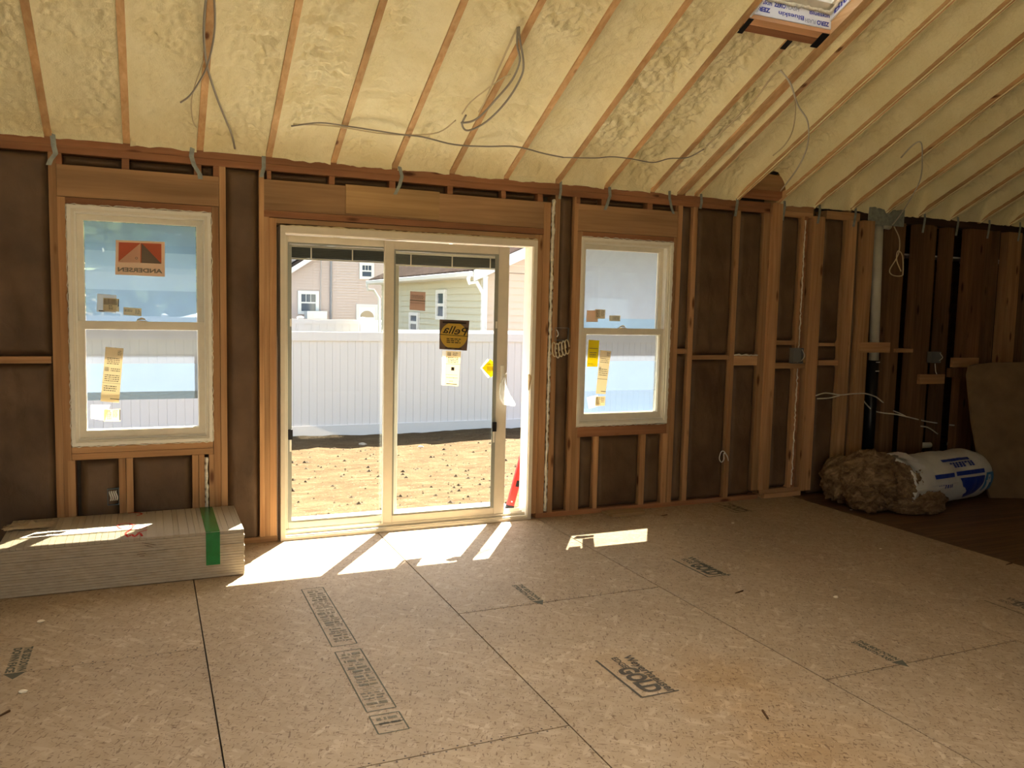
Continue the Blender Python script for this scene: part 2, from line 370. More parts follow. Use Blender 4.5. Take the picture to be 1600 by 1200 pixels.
# ================================================================== SETTING
# ---- floor
floor = struct('floor', 'strand board subfloor of large sheets with dark joints and printed stamps', 'floor')
box('subfloor_base', plain('dark joint', (.03, .02, .012)), floor, -3.1, 8.1, -9.3, .155, -.06, -.019)
XA = -0.567; Wd = 1.2192
xs = [-3.05]+[XA+Wd*k for k in range(-1, 5)]
panels = []
for k in range(len(xs)-1):
    i = k-2                      # strip index, 0 = between the first two long joints
    off = {-1: -1.638, 0: -.42, 1: -1.635, 2: -.47, 3: -1.70}[i] if i in (-1, 0, 1, 2, 3) else -.42
    cuts = [.15]+[off-2.4384*j for j in range(-1, 5) if -9.2 < off-2.4384*j < .1]+[-9.25]
    for a, b_ in zip(cuts[:-1], cuts[1:]):
        g = .0024+random.random()*.001
        panels.append(box('osb_panel', OSB, floor, xs[k]+g, xs[k+1]-g, b_+g, a-g, -.018, random.uniform(-.0006, .0004)))
# nail heads along the sheet joints
NH = MB()
for k in range(2, len(xs)-1):
    for sgn in (-.012, .012):
        y = -.15
        while y > -4.2: NH.add([(xs[k]+sgn+.003*math.cos(q_), y+.003*math.sin(q_), .0009) for q_ in np.linspace(0, 5.24, 6)], [tuple(range(6))]); y -= .15+random.uniform(-.02, .02)
for (x0, x1, y) in ((xs[0], xs[2], -1.638), (xs[2], xs[3], -2.858), (xs[3], xs[4], -1.635), (xs[4], xs[5], -2.908), (xs[5], xs[6]-.05, -1.70)):
    for sgn in (-.012, .012):
        x = x0+.05
        while x < x1: NH.add([(x+.0045*math.cos(q_), y+sgn+.0045*math.sin(q_), .0009) for q_ in np.linspace(0, 5.24, 6)], [tuple(range(6))]); x += .055+random.uniform(-.02, .03)
tag(NH.build('nail_heads', plain('nail head', (.05, .03, .02), .5), floor), kind='stuff')
def panel_at(p):
    for o in panels:
        v = [c.co for c in o.data.vertices]
        if min(q.x for q in v) <= p[0] <= max(q.x for q in v) and min(q.y for q in v) <= p[1] <= max(q.y for q in v): return o
    return floor
def fl(px, py): p = B(px, py, 2, 0.0); return np.array([p[0], p[1], .0012])
def stamp(px, mb, mat, name='printed_stamp'):
    o = mb.build(name, mat, panel_at(fl(*px))); return o
def bar(mb, a, b, wd):
    a = np.array(a); b = np.array(b); d = b-a; d = d/np.linalg.norm(d); n = np.array([-d[1], d[0], 0])*wd/2
    mb.add([a-n, b-n, b+n, a+n], [(0, 1, 2, 3)])
def gold(a, c, e, w0, w1, g0, g1, gh, e0, e1, eh, wh, mat, lw=.011):
    mb = MB(); A, Cc, E_ = fl(*a), fl(*c), fl(*e); A[0] = Cc[0]; E_[1] = Cc[1]
    bar(mb, A, Cc, lw); bar(mb, Cc, E_, lw*.8)
    up = (1, 0, 0)
    for body, p, q, hh, bd in (('Weyerhaeuser', w0, w1, wh*1.25, .028), ('GOLD', g0, g1, gh, .05), ('EDGE', e0, e1, eh, .03)):
        P, Q = fl(*p), fl(*q); P[0] = Q[0] = (P[0]+Q[0])/2
        put_text(mb, body, P, Q, hh, up, bold=bd)
    stamp(c, mb, mat)
gold((932, 1032), (1003, 1090), (1068, 1084), (971, 1026), (1048, 1082), (962, 1046), (1012, 1083), .085, (953, 1029), (976, 1044), .03, .035, INK)
gold((1050, 874), (1107, 902), (1149, 901), (1066, 872), (1140, 900), (1075, 883), (1112, 899), .10, (1064, 874), (1078, 881), .035, .04, INKF)
gold((1545, 937), (1618, 967), (1680, 962), (1570, 935), (1650, 964), (1580, 943), (1630, 963), .11, (1560, 938), (1578, 946), .035, .04, INKFF)
gold((1116, 787), (1150, 801), (1188, 800), (1130, 786), (1172, 799), (1128, 790), (1155, 800), .10, (1120, 788), (1128, 791), .03, .04, INKFF)
# arrow stamps: a solid bar of lettering ending in an arrow head
def arrow(p0, p1, wd, mat, lines, flip=False):
    P, Q = fl(*p0), fl(*p1); P[0] = Q[0] = (P[0]+Q[0])/2; mb = MB()
    d = 1 if Q[1] > P[1] else -1
    n = len(lines)
    for k, t in enumerate(lines):
        off = (k-(n-1)/2)*wd/n-wd/n*.35
        a = P.copy(); b_ = Q.copy(); a[0] += off; b_[0] += off
        if d < 0: put_text(mb, t, a, b_, wd/n*.72, (1, 0, 0), bold=.05)
        else: put_text(mb, t, a, b_, wd/n*.72, (-1, 0, 0), bold=.05)
    a = Q.copy(); t = .075*d
    mb.add([a+np.array([-wd/2, .01*d, 0]), a+np.array([wd/2, .01*d, 0]), a+np.array([0, t, 0])], [(0, 1, 2)])
    stamp(p0, mb, mat)
arrow((1337, 1002), (1398, 1032), .07, INKF, ['STRENGTH AXIS', 'THIS SIDE DOWN'])
arrow((808, 914), (838, 938), .07, INKF, ['STRENGTH AXIS', 'THIS SIDE DOWN'])
arrow((36, 1012), (25, 1050), .085, INKF, ['DOWN FACE', 'THIS SIDE DOWN'])
# long technical print column
mb = MB()
cl0, cr0 = fl(461, 923), fl(502, 915)
def tp(u, s):      # u metres across, s metres along
    x0 = fl(566, 1100)[0]; return np.array([x0+u, fl(475, 921)[1]-s, .0012])
Lw = .006; W_ = fl(612, 1104)[0]-fl(566, 1112)[0]
ylen = tp(0, 0)[1]
def sy(px, py): return ylen-fl(px, py)[1]
s1, s2, s3, s4, s5, s6 = 0, sy(512, 1012), sy(520, 1020), sy(568, 1114), sy(577, 1120), sy(590, 1148)
for a, b_ in ((s1, s2), (s3, s4), (s5, (s5+s6)/2), ((s5+s6)/2, s6)):
    bar(mb, tp(0, a), tp(0, b_), Lw); bar(mb, tp(W_, a), tp(W_, b_), Lw); bar(mb, tp(0, a), tp(W_, a), Lw); bar(mb, tp(0, b_), tp(W_, b_), Lw)
stamp((545, 1060), mb, INKF, 'printed_frame')
mb = MB()
r2 = random.Random(3)
for a, b_ in ((s1+.03, s2-.03), (s3+.03, s4-.02), (s5+.02, s6-.03)):
    s = a
    while s < b_-.01:
        hh = r2.choice([.006, .009, .016, .028]); u = .012+r2.random()*.02
        while u < W_-.03:
            l_ = r2.uniform(.008, .045); bar(mb, tp(u, s+hh/2), tp(min(u+l_, W_-.012), s+hh/2), hh*r2.uniform(.6, 1)); u += l_+r2.uniform(.004, .012)
        s += hh+.008
stamp((545, 1060), mb, INKFF, 'printed_fine_lines')
# ---- old strip floor on the right
def m_strip():
    m, nt, b = newmat('old oak strip floor')
    br = N(nt, 'ShaderNodeTexBrick'); br.inputs['Scale'].default_value = 1.0; br.inputs['Mortar Size'].default_value = .0018
    br.inputs['Brick Width'].default_value = 1.1; br.inputs['Row Height'].default_value = .057; br.inputs['Color1'].default_value = rgb((.10, .055, .028)); br.inputs['Color2'].default_value = rgb((.15, .085, .042)); br.inputs['Mortar'].default_value = rgb((.03, .016, .008))
    L(nt, coords(nt, (1, 1, 1), rand=False), br.inputs[0])
    n = N(nt, 'ShaderNodeTexNoise', Scale=1.0, Detail=4.0); L(nt, coords(nt, (3, 50, 1), rand=False), n.inputs[0])
    L(nt, mixc(nt, 1.0, br.outputs[0], ramp(nt, n.outputs[0], [(.3, .75), (.7, 1.2)]), 'MULTIPLY'), b.inputs['Base Color'])
    b.inputs['Roughness'].default_value = .5; bump(nt, b, br.outputs['Fac'], .3, -.002); return m
STRIP = m_strip()
box('strip_floor', STRIP, floor, 4.315, 8.05, -9.25, .9, -.019, -.006)

# ---- front wall
wall = struct('wall_front', 'open stud wall with brown paper faced insulation around door and windows', 'wall')
D2 = .14
def stud(x0, x1, z0=.038, z1=2.392, y0=0., y1=D2, mat=None, name='stud'):
    j = random.uniform(-.002, .003); lean = random.uniform(-.002, .002)
    return MB().hexa([(x0+.0006, y0+j, z0), (x1-.0006, y0+j, z0), (x1-.0006, y1, z0), (x0+.0006, y1, z0),
        (x0+.0006+lean, y0+j, z1), (x1-.0006+lean, y0+j, z1), (x1-.0006+lean, y1, z1), (x0+.0006+lean, y1, z1)]).build(name, mat or WZ, wall)
def hboard(x0, x1, z0, z1, name='plate', mat=None, y0=0., y1=D2):
    return box(name, mat or WX, wall, x0, x1, y0+random.uniform(-.002, .002), y1, z0+.0007, z1-.0007)
XL = -3.0
# plates
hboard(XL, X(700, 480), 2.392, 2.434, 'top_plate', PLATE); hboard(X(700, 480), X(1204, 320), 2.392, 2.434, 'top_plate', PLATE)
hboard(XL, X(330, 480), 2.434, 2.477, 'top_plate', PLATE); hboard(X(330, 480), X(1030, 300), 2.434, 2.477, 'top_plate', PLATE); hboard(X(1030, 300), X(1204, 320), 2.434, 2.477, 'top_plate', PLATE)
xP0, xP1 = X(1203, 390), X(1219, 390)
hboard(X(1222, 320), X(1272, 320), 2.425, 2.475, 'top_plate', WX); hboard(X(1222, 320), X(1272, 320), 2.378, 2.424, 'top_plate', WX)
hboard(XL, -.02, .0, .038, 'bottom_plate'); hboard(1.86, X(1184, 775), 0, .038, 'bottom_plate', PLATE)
hboard(X(1186, 775), X(1262, 772), .04, .078, 'bottom_plate'); hboard(X(1192, 780), X(1249, 778), .0, .039, 'bottom_plate', None, -.012)
# left of window 1
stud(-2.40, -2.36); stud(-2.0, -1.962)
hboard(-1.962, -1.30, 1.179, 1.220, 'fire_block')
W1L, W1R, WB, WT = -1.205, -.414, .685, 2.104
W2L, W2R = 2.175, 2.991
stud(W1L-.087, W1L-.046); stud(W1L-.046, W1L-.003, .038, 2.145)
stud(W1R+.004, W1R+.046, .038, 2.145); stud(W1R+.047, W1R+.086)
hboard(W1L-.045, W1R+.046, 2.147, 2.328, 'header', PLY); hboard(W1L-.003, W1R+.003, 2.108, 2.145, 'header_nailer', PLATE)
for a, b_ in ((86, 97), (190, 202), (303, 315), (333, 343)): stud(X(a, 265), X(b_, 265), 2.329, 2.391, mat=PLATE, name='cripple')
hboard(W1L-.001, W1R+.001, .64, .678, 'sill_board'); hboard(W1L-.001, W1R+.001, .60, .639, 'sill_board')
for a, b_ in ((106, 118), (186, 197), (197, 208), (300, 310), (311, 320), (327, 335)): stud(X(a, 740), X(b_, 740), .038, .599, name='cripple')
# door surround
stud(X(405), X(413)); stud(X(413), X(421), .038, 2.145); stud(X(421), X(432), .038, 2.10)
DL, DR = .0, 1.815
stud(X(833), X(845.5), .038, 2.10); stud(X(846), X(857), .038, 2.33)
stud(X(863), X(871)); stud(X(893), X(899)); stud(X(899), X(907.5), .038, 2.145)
hboard(X(413), X(857), 2.147, 2.338, 'header', PLY, .004)
box('plywood_patch', PLYL, wall, X(540, 310), X(686, 315), -.009, .004, 2.158, 2.345)
hboard(X(413), X(846), 2.103, 2.146, 'header_nailer', PLATE); hboard(X(432), X(834), 2.068, 2.10, 'header_nailer', PLY, .004)
for a, b_ in ((417, 424), (514, 523), (608, 618), (699, 708), (784, 791), (841, 849)): stud(X(a, 290), X(b_, 290), 2.339, 2.391, mat=PLATE, name='cripple')
# window 2 surround
stud(W2R+.004, W2R+.034, .038, 2.145); stud(W2R+.035, W2R+.074)
hboard(X(899)-.0, W2R+.034, 2.147, 2.345, 'header', PLY); hboard(W2L-.003, W2R+.003, 2.108, 2.145, 'header_nailer', PLATE)
for a, b_ in ((901, 907), (940, 948), (1012, 1020), (1056, 1060)): stud(X(a, 312), X(b_, 312), 2.346, 2.391, mat=PLATE, name='cripple')
hboard(W2L-.03, W2R+.004, .60, .675, 'sill_board', PLATE)
for a, b_ in ((897, 905), (927, 934), (999, 1007), (1033, 1041)): stud(X(a, 740), X(b_, 740), .038, .599, name='cripple')
# right run
R = 390
for a, b_ in ((1082, 1089), (1148, 1155)): stud(X(a, R), X(b_, R))
stud(X(1192, R), X(1202.6, R), .078); 
MB().box(xP0, xP1, -.012, D2, .078, 2.477).build('post', WZ, wall)
stud(X(1250, R), X(1255, R), .078); stud(X(1256, R)-.004, X(1261, R), .078, mat=PLATE)
stud(X(1268, R), X(1286, R), .04, 2.40, y0=-.01, name='post')
stud(X(1320, R), X(1337, R), 0.0, 2.39, y0=-.006, name='post'); stud(X(1345, R), X(1363, R), 0., 2.40, y0=-.012, name='post')
def blk(a, b_, c, d, row=None, mat=None, y0=0., y1=D2, name='fire_block'):
    cx, cy = (a+b_)/2, (c+d)/2; hboard(X(a, cy, y0), X(b_, cy, y0), Z(cx, d, y0), Z(cx, c, y0), name, mat, y0, y1)
blk(1057, 1073, 545, 553); blk(1081, 1139, 555, 562); blk(1147, 1183, 556, 571); blk(1213, 1242, 532, 539); blk(1211, 1258, 567, 576, y0=-.012, y1=.1)
blk(1280, 1304, 536, 541); blk(1279, 1321, 563, 571); blk(1345, 1391, 535, 551, y0=-.03, y1=.008); blk(1402, 1427, 545, 551, y0=-.01)
blk(1437, 1476, 585, 600, y0=-.03, y1=-.001); blk(1489, 1529, 559, 574, y0=-.03, y1=.0)
blk(1485, 1565, 575, 589, mat=OLDZ, y0=.0, y1=.04)
blk(1292, 1344, 331, 344, mat=WX, name='plate'); 
# old framing beyond
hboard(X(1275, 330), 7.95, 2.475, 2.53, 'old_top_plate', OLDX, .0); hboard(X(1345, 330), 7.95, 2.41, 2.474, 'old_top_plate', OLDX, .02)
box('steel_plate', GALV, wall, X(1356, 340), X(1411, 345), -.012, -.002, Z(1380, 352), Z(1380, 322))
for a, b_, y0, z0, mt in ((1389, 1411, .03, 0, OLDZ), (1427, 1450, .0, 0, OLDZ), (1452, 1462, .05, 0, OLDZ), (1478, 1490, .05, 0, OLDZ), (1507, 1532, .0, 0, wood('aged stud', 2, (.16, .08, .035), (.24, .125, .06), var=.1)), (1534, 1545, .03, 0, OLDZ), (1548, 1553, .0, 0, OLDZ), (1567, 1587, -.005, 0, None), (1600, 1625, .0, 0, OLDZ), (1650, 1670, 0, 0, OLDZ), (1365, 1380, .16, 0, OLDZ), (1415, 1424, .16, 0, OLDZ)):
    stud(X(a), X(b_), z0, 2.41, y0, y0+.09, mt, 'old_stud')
for k in range(10): stud(5.1+k*.31, 5.16+k*.31, 0, 2.5, .42, .52, OLDX, 'old_stud')  # back row coloured near black so the voids read as shade
for k in range(14): box('void_dark_board', OLDX, wall, 4.6, 8.0, .60, .625, .19*k+.004, .19*k+.186)  # backing boards near black, shade of the stud voids put into the colour
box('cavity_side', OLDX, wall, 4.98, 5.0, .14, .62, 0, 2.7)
# sheathing panels outside (around the openings)
for (x0, x1, z0, z1) in ((-3.2, W1L+.01, -.3, 2.75), (W1L, W1R, -.3, WB+.0), (W1L, W1R, WT, 2.75), (W1R-.01, DL+.005, -.3, 2.75), (DL, DR, 2.05, 2.75), (DR-.005, W2L+.01, -.3, 2.75), (W2L, W2R, -.3, WB), (W2L, W2R, WT, 2.75), (W2R-.01, 5.05, -.3, 2.75)):
    box('sheathing', SHEATH, wall, x0, x1, D2, D2+.016, z0, z1)
box('sheathing', SHEATH, wall, 5.0, 8.2, .63, .65, -.3, 2.75)
box('rim_board', SHEATH, wall, -3.2, 8.2, .02, D2, -.3, -.0605)
# insulation batts
def batt(x0, x1, z0, z1, bulge=.012, seed=0, depth=.013, name='insulation_batt'):
    nx = max(8, int((x1-x0)/.012)); nz = max(10, int((z1-z0)/.02))
    U, V = np.meshgrid(np.linspace(0, 1, nx), np.linspace(0, 1, nz))
    x = x0+(x1-x0)*U; z = z0+(z1-z0)*V
    e = np.minimum(np.minimum(U, 1-U)*(x1-x0), np.minimum(V, 1-V)*(z1-z0))
    edge = np.clip(e/.035, 0, 1)**.6
    n = fbm(x*5+seed*3.1, z*2.2+x*3, 4, seed); n2 = fbm(x*14+z*6, z*5-x*7, 3, seed+9)
    r = 1-np.abs(2*fbm(x*3+seed, z*2.6+x*2.5, 2, seed+5)-1)
    y = depth+.035*(1-edge)-bulge*edge*(n-.3)*1.6-.007*edge*(n2-.5)-.010*edge*r**6
    P = np.stack([x, np.maximum(y, .002), z], -1); o = gridmesh(P[:, :, :], name, KRAFT, wall)
    return o
sp = 0
for (a, b_, c, d) in ((-2.96, -2.40, .04, 2.39), (-2.36, -2.0, .04, 2.39), (-1.962, W1L-.087, .04, 1.178), (-1.962, W1L-.087, 1.221, 2.39),
    (W1L+.04, X(186, 740), .04, .60), (X(208, 740), X(300, 740), .04, .60), (W1R+.086, X(405), .0, 2.39),
    (X(97, 265), X(190, 265), 2.33, 2.39), (X(202, 265), X(303, 265), 2.33, 2.39), (X(315, 265), X(333, 265), 2.33, 2.39),
    (X(424, 290), X(514, 290), 2.34, 2.39), (X(523, 290), X(608, 290), 2.34, 2.39), (X(618, 290), X(699, 290), 2.34, 2.39), (X(708, 290), X(784, 290), 2.34, 2.39), (X(791, 290), X(841, 290), 2.34, 2.39),
    (X(871), X(893), .04, 2.39), (X(907, 312), X(940, 312), 2.347, 2.39), (X(948, 312), X(1012, 312), 2.347, 2.39), (X(1020, 312), X(1056, 312), 2.347, 2.39),
    (X(905, 740), X(927, 740), .04, .6), (X(934, 740), X(999, 740), .04, .6), (X(1007, 740), X(1033, 740), .04, .6),
    (W2R+.074, X(1082, R), .04, Z(1065, 553)), (W2R+.074, X(1082, R), Z(1065, 545), 2.39),
    (X(1089, R), X(1148, R), .04, Z(1110, 562)), (X(1089, R), X(1148, R), Z(1110, 555), 2.39),
    (X(1155, R), X(1192, R), .04, Z(1165, 571)), (X(1155, R), X(1192, R), Z(1165, 553), 2.39),
    (xP1, X(1250, R), .08, Z(1235, 576)), (xP1, X(1250, R), Z(1227, 567), Z(1227, 539)), (xP1, X(1250, R), Z(1227, 532), 2.38),
    (X(1286, R), X(1320, R), .0, Z(1300, 571)), (X(1286, R), X(1320, R), Z(1300, 536), 2.4), (X(1286, R), X(1320, R), Z(1300, 563), Z(1300, 541)), (X(1337, R), X(1345, R), 0, 2.4)):
    sp += 1
    small = d-c < .1
    batt(a, b_, c, d, .006 if small else .014, sp, .03 if small else .013)
# sealing foam beads
def bead(pts, r, name='foam_bead', par=None, mat=None):
    P = [Vector(p) for p in pts]; Q = []
    for i in range(len(P)-1):
        n = max(2, int((P[i+1]-P[i]).length/.02))
        Q += [P[i].lerp(P[i+1], k/n)+Vector((random.uniform(-.004, .004), random.uniform(-.003, .002), random.uniform(-.004, .004))) for k in range(n)]
    Q.append(P[-1]); return MB().tube(Q, [r*random.uniform(.6, 1.25) for _ in Q], 6, smooth=0).build(name, mat or FOAMW, par or wall, smooth=True)
bead([((X(858)+X(863))/2, .012, .05), ((X(858)+X(863))/2, .01, 1.2), ((X(858)+X(863))/2, .008, 2.36)], .014)
bead([(X(323, 740), .012, .06), (X(323, 740), .012, .58)], .013)
bead([(W1L+.0, -.002, WB-.004), (W1R, -.002, WB-.004)], .0035); bead([(W1L, -.002, WT+.002), (W1R, -.002, WT+.002)], .0035)
bead([(W1R+.001, -.002, WB), (W1R+.001, -.002, WT)], .0035); bead([(W1L-.001, -.002, WB), (W1L-.001, -.002, WT)], .0035)
bead([(W2R+.001, -.002, WB), (W2R+.001, -.002, WT)], .0035); bead([(W2L, -.002, WT+.003), (W2R, -.002, WT+.003)], .0035); bead([(W2L, -.002, WB-.004), (W2R, -.002, WB-.004)], .0035)
bead([(X(1147, 555), -.003, Z(1147, 554.5)), (X(1183, 555), -.003, Z(1183, 555))], .007)
bead([((X(1255, R)+X(1257, R))/2, -.002, .1), ((X(1255, R)+X(1257, R))/2, -.002, 2.36)], .006)
bead([(DL-.0, .0, 2.055), (DR, .0, 2.06)], .009, mat=CABLEY)
# rafter ties
def tie(pts, wd=.016):
    mb = MB(); P = [(X(a, b_, -.006), -.006-k*.001, Z(a, b_, -.006)) for k, (a, b_) in enumerate(pts)]
    mb.ribbon(P, (wd*.62, 0, 0), (0, -.0025, 0)); mb.build('rafter_tie', GALV, wall)
tie([(82, 208), (84, 228), (87, 240), (79, 250), (76, 258)], .022); tie([(301, 228), (299, 244), (303, 258), (312, 272), (313, 280)], .022)
tie([(412, 244), (412, 262), (408, 277)], .020); tie([(624, 260), (628, 276), (624, 290), (617, 304)], .020)
tie([(876, 281), (876, 298), (874, 311)], .016); tie([(952, 288), (953, 306), (949, 318), (945, 328)], .020)
tie([(1046, 293), (1046, 310), (1049, 325), (1052, 334)], .018); tie([(1095, 300), (1096, 316), (1094, 326)], .018)
for a in (1151, 1225, 1280, 1336, 1444, 1496, 1545, 1593):
    yb = 306+(a-1151)*.088; tie([(a, yb-6), (a+1, yb+10), (a-1, yb+22), (a-3, yb+32)], .02)

# ---- left / right / back walls (mostly outside the frame)
wl = struct('wall_left', 'open stud wall at the left side', 'wall')
box('sheathing', SHEATH, wl, -3.2, -3.14, -9.3, .15, -.05, 5.0)
for k in range(23): box('stud', WZ, wl, -3.14, -3.0, -.02-k*.4064-.038, -.02-k*.4064, 0, 2.48+SL*min(k*.4064, 9.2-k*.4064) if k*.4064 < 4.6 else 2.48+SL*(9.2-k*.4064))
wr = struct('wall_right', 'old dark partition at the right side', 'wall')
box('sheathing', OLDX, wr, 8.0, 8.05, -9.3, .65, -.05, 5.0)
wb = struct('wall_back', 'rear stud wall with wide window openings', 'wall')
for (x0, x1, z0, z1) in ((-3.2, -2.7, 0, 2.5), (-2.7, 0.1, 0, .65), (-2.7, .1, 2.1, 2.5), (.1, 8.1, 0, 2.5)): box('sheathing', SHEATH, wb, x0, x1, -9.32, -9.28, z0, z1)
for k in range(27):
    x = -2.98+k*.4064
    if not (-2.75 < x < .12): box('stud', WZ, wb, x, x+.038, -9.28, -9.14, 0, 2.45)

wd_ = struct('wall_light_block', 'unseen partition added to keep light off the old part of the room', 'wall')  # added wall out of view, shades the right side
box('sheathing', PLY, wd_, 4.5, 4.52, -9.28, -5.2, 0, 2.4)  # skin of the added light block
box('sheathing', SHEATH, wd_, 4.5, 4.52, -9.28, -5.2, 2.4, 2.5)  # upper skin of the added light block
for k in range(10): box('stud', WZ, wd_, 4.36, 4.498, -9.26+k*.4064, -9.222+k*.4064, 0, 2.4)  # studs of the added light block
# ---- roof / ceiling
ceil = struct('ceiling', 'sloped rafters with pale yellow spray foam between them', 'ceiling')
def cz(t, h=0.): return ZP+SL*t+h
def slopebox(name, mat, x0, x1, t0, t1, h0, h1, parent=None):
    return MB().hexa([(x0, -t0, cz(t0, h0)), (x1, -t0, cz(t0, h0)), (x1, -t1, cz(t1, h0)), (x0, -t1, cz(t1, h0)),
        (x0, -t0, cz(t0, h1)), (x1, -t0, cz(t0, h1)), (x1, -t1, cz(t1, h1)), (x0, -t1, cz(t1, h1))]).build(name, mat, parent or ceil)
RX = [-1.287+.4064*k for k in range(-4, 23)]
TR = 4.6
SKX0, SKX1, SKT0, SKT1 = 2.395, 2.975, 1.53, 2.55
i9 = [k for k, x in enumerate(RX) if abs(x-2.777) < .02][0]
H = .235
FILL = plain('foam coated rafter', (.66, .50, .26), .7, noise=.15, nscale=9)
for k, x in enumerate(RX):
    m = WR
    if k == i9:
        slopebox('rafter', m, x-.019, x+.019, -.14, SKT0-.09, 0, H); slopebox('rafter', m, x-.019, x+.019, SKT1+.09, TR, 0, H)
    else: slopebox('rafter', m, x-.019, x+.019, -.14, TR, 0, H)
# doubled trimmers beside the skylight opening
slopebox('trimmer', WR, 3.003, 3.041, -.1, TR, -.004, H); slopebox('trimmer', WR, 3.043, 3.079, -.1, TR, .006, H)
slopebox('trimmer', WR, 2.369-.002+.0215, 2.394+.0, 0.0, TR, .012, H)
slopebox('skylight_header', PLATE, SKX0, 3.002, SKT0-.085, SKT0-.043, 0, H); slopebox('skylight_header', wood('fresh lumber', 0, (.60, .33, .17), (.72, .42, .24)), SKX0, 3.002, SKT0-.042, SKT0, 0.002, H)
slopebox('skylight_header', WX, SKX0, 3.002, SKT1, SKT1+.085, 0, H)
def hang(x0, x1, t0, t1):
    slopebox('joist_hanger', BLACKP, x0, x1, t0, t1, -.004, -.0005)
hang(SKX0, SKX0+.035, SKT0-.1, SKT0+.0); hang(2.945, 3.0, SKT0-.1, SKT0); hang(2.777-.02, 2.777+.02, SKT0-.15, SKT0-.088)
# wall block near the plate
slopebox('blocking', PLATE, 3.61, 3.978, .03, .075, .0, .16); slopebox('blocking', WX, 3.61, 3.978, .075, .11, .045, .15)
# foam
def foam(xa, xb, t0, t1, dmax, seed, step=.0095, name='foam_fill'):
    nx = max(6, int((xb-xa)/step)); nt_ = max(8, int((t1-t0)/step))
    U, T = np.meshgrid(np.linspace(0, 1, nx), np.linspace(t0, t1, nt_)); x = xa+(xb-xa)*U; t = T
    wob = .12*(fbm(t*2.2, x*0+seed*7.7, 3, seed)-.5)
    u = np.clip(np.abs(2*U-1+wob*(1-np.abs(2*U-1))), 0, 1)
    prof = (1-u**(2.6 if dmax < .07 else 5.0))
    amp = np.clip(np.minimum(U, 1-U)*(xb-xa)/.05, 0, 1)
    n1 = fbm(x*4+t*.7, t*3.2+seed, 4, seed); n2 = fbm(x*12+3*n1, t*24+seed*3, 3, seed+20); n3 = fbm(x*34, t*56, 2, seed+40)
    bil = np.abs(2*fbm(x*26+2*n1, t*30+2*n2, 2, seed+60)-1)
    rough = np.clip((fbm(x*2.2, t*1.9, 2, seed+80)-.34)*4.5, .3, 1)
    h = .012+dmax*prof+amp*((n1-.5)*.034+(n2-.5)*.056*rough+(n3-.5)*.030*rough+(bil-.5)*.028*rough)
    # horizontal groove where cables run, and the ragged lip above the plate
    h = h+.012*np.exp(-((t-.58-.2*(fbm(x*2, x*0, 2, 3)-.5))/.018)**2)*amp
    lip = np.clip(1-t/.10, 0, 1); h = h*(1-lip)+lip*(.006+.03*(fbm(x*30, t*30, 2, seed+5)-.3))
    if dmax > .1:
        h = h-(.016+.010*fbm(t*6, x*0+seed, 2, seed))*np.exp(-(np.minimum(U, 1-U)*(xb-xa)/.012)**2)
    else: h = np.maximum(h, .004-(0.004*(1-amp)))
    Pz = cz(t)+h; yy = -t
    if t0 == 0:
        Pz[0] = 2.474-.016*fbm(x[0]*22, x[0]*0+seed, 3, seed+7)*np.clip(3*(vnoise(x[0]*6, x[0]*0+seed, 4)-.2), 0, 1); yy = yy.copy(); yy[0] = -.004; yy[1] = -.010
    P = np.stack([x, yy, Pz], -1)
    return gridmesh(P, name, FOAM, ceil)
for k in range(len(RX)-1):
    xa, xb = RX[k]+.0195, RX[k+1]-.0195; x = RX[k]
    dm = float(np.interp(x, [-3, 1, 2.3, 4, 7], [.028, .036, .095, .17, .16]))
    vis = -1.75 < x < 7.2
    if x > 3.05 and dm > .1: xa, xb = xa-.009, xb+.009
    st = .0095 if x < 4.2 else .012
    if x > 7.2: foam(xa, xb, 0, TR, dm, k, .06); continue
    if abs(x-2.777) < .02:      # east of the cut rafter: foam up to the trimmer
        foam(xa, 3.002, 0.0, SKT0-.087, .05, k, st); foam(xa, 3.002, SKT1+.087, TR, dm, k, .05)
        foam(3.08, xb, 0, 3.2, .03, k+50, st); foam(3.08, xb, 3.2, TR, .03, k+50, .05); continue
    if abs(x+.4064-2.777) < .02:
        foam(2.395, xb, 0.0, SKT0-.087, dm, k, st); foam(2.395, xb, SKT1+.087, TR, dm, k, .05); continue
    if vis: foam(xa, xb, .115 if abs(x-3.59) < .02 else 0.0, 3.2, dm, k, st); foam(xa, xb, 3.2, TR, dm, k, .05)
    else: foam(xa, xb, 0, TR, dm, k, .06)
# roof deck with the skylight opening; unseen rear opening added to let in light
ROOFM = plain('roof deck', (.12, .10, .09), .9)
def deck(x0, x1, t0, t1): slopebox('roof_deck', ROOFM, x0, x1, t0, t1, H, H+.02)
deck(-3.3, SKX0, -.75, TR+.05); deck(3.003, 8.3, -.75, TR+.05); deck(SKX0, 3.003, -.75, SKT0); deck(SKX0, 3.003, SKT1, TR+.05)
def backslope(name, mat, x0, x1, t0, t1, h0, h1):   # rear half: t measured from the ridge
    zr = cz(TR)
    MB().hexa([(x0, -TR-t0, zr-SL*t0+h0), (x1, -TR-t0, zr-SL*t0+h0), (x1, -TR-t1, zr-SL*t1+h0), (x0, -TR-t1, zr-SL*t1+h0),
        (x0, -TR-t0, zr-SL*t0+h1), (x1, -TR-t0, zr-SL*t0+h1), (x1, -TR-t1, zr-SL*t1+h1), (x0, -TR-t1, zr-SL*t1+h1)]).build(name, mat, ceil)
for (x0, x1, t0, t1) in ((-3.3, -2.2, 0, 4.8), (-2.2, .0, 0, 1.2), (-2.2, .0, 2.6, 4.8), (.0, 8.3, 0, 4.8)): backslope('foam_fill', FOAM, x0, x1, t0, t1, .03, H+.02)
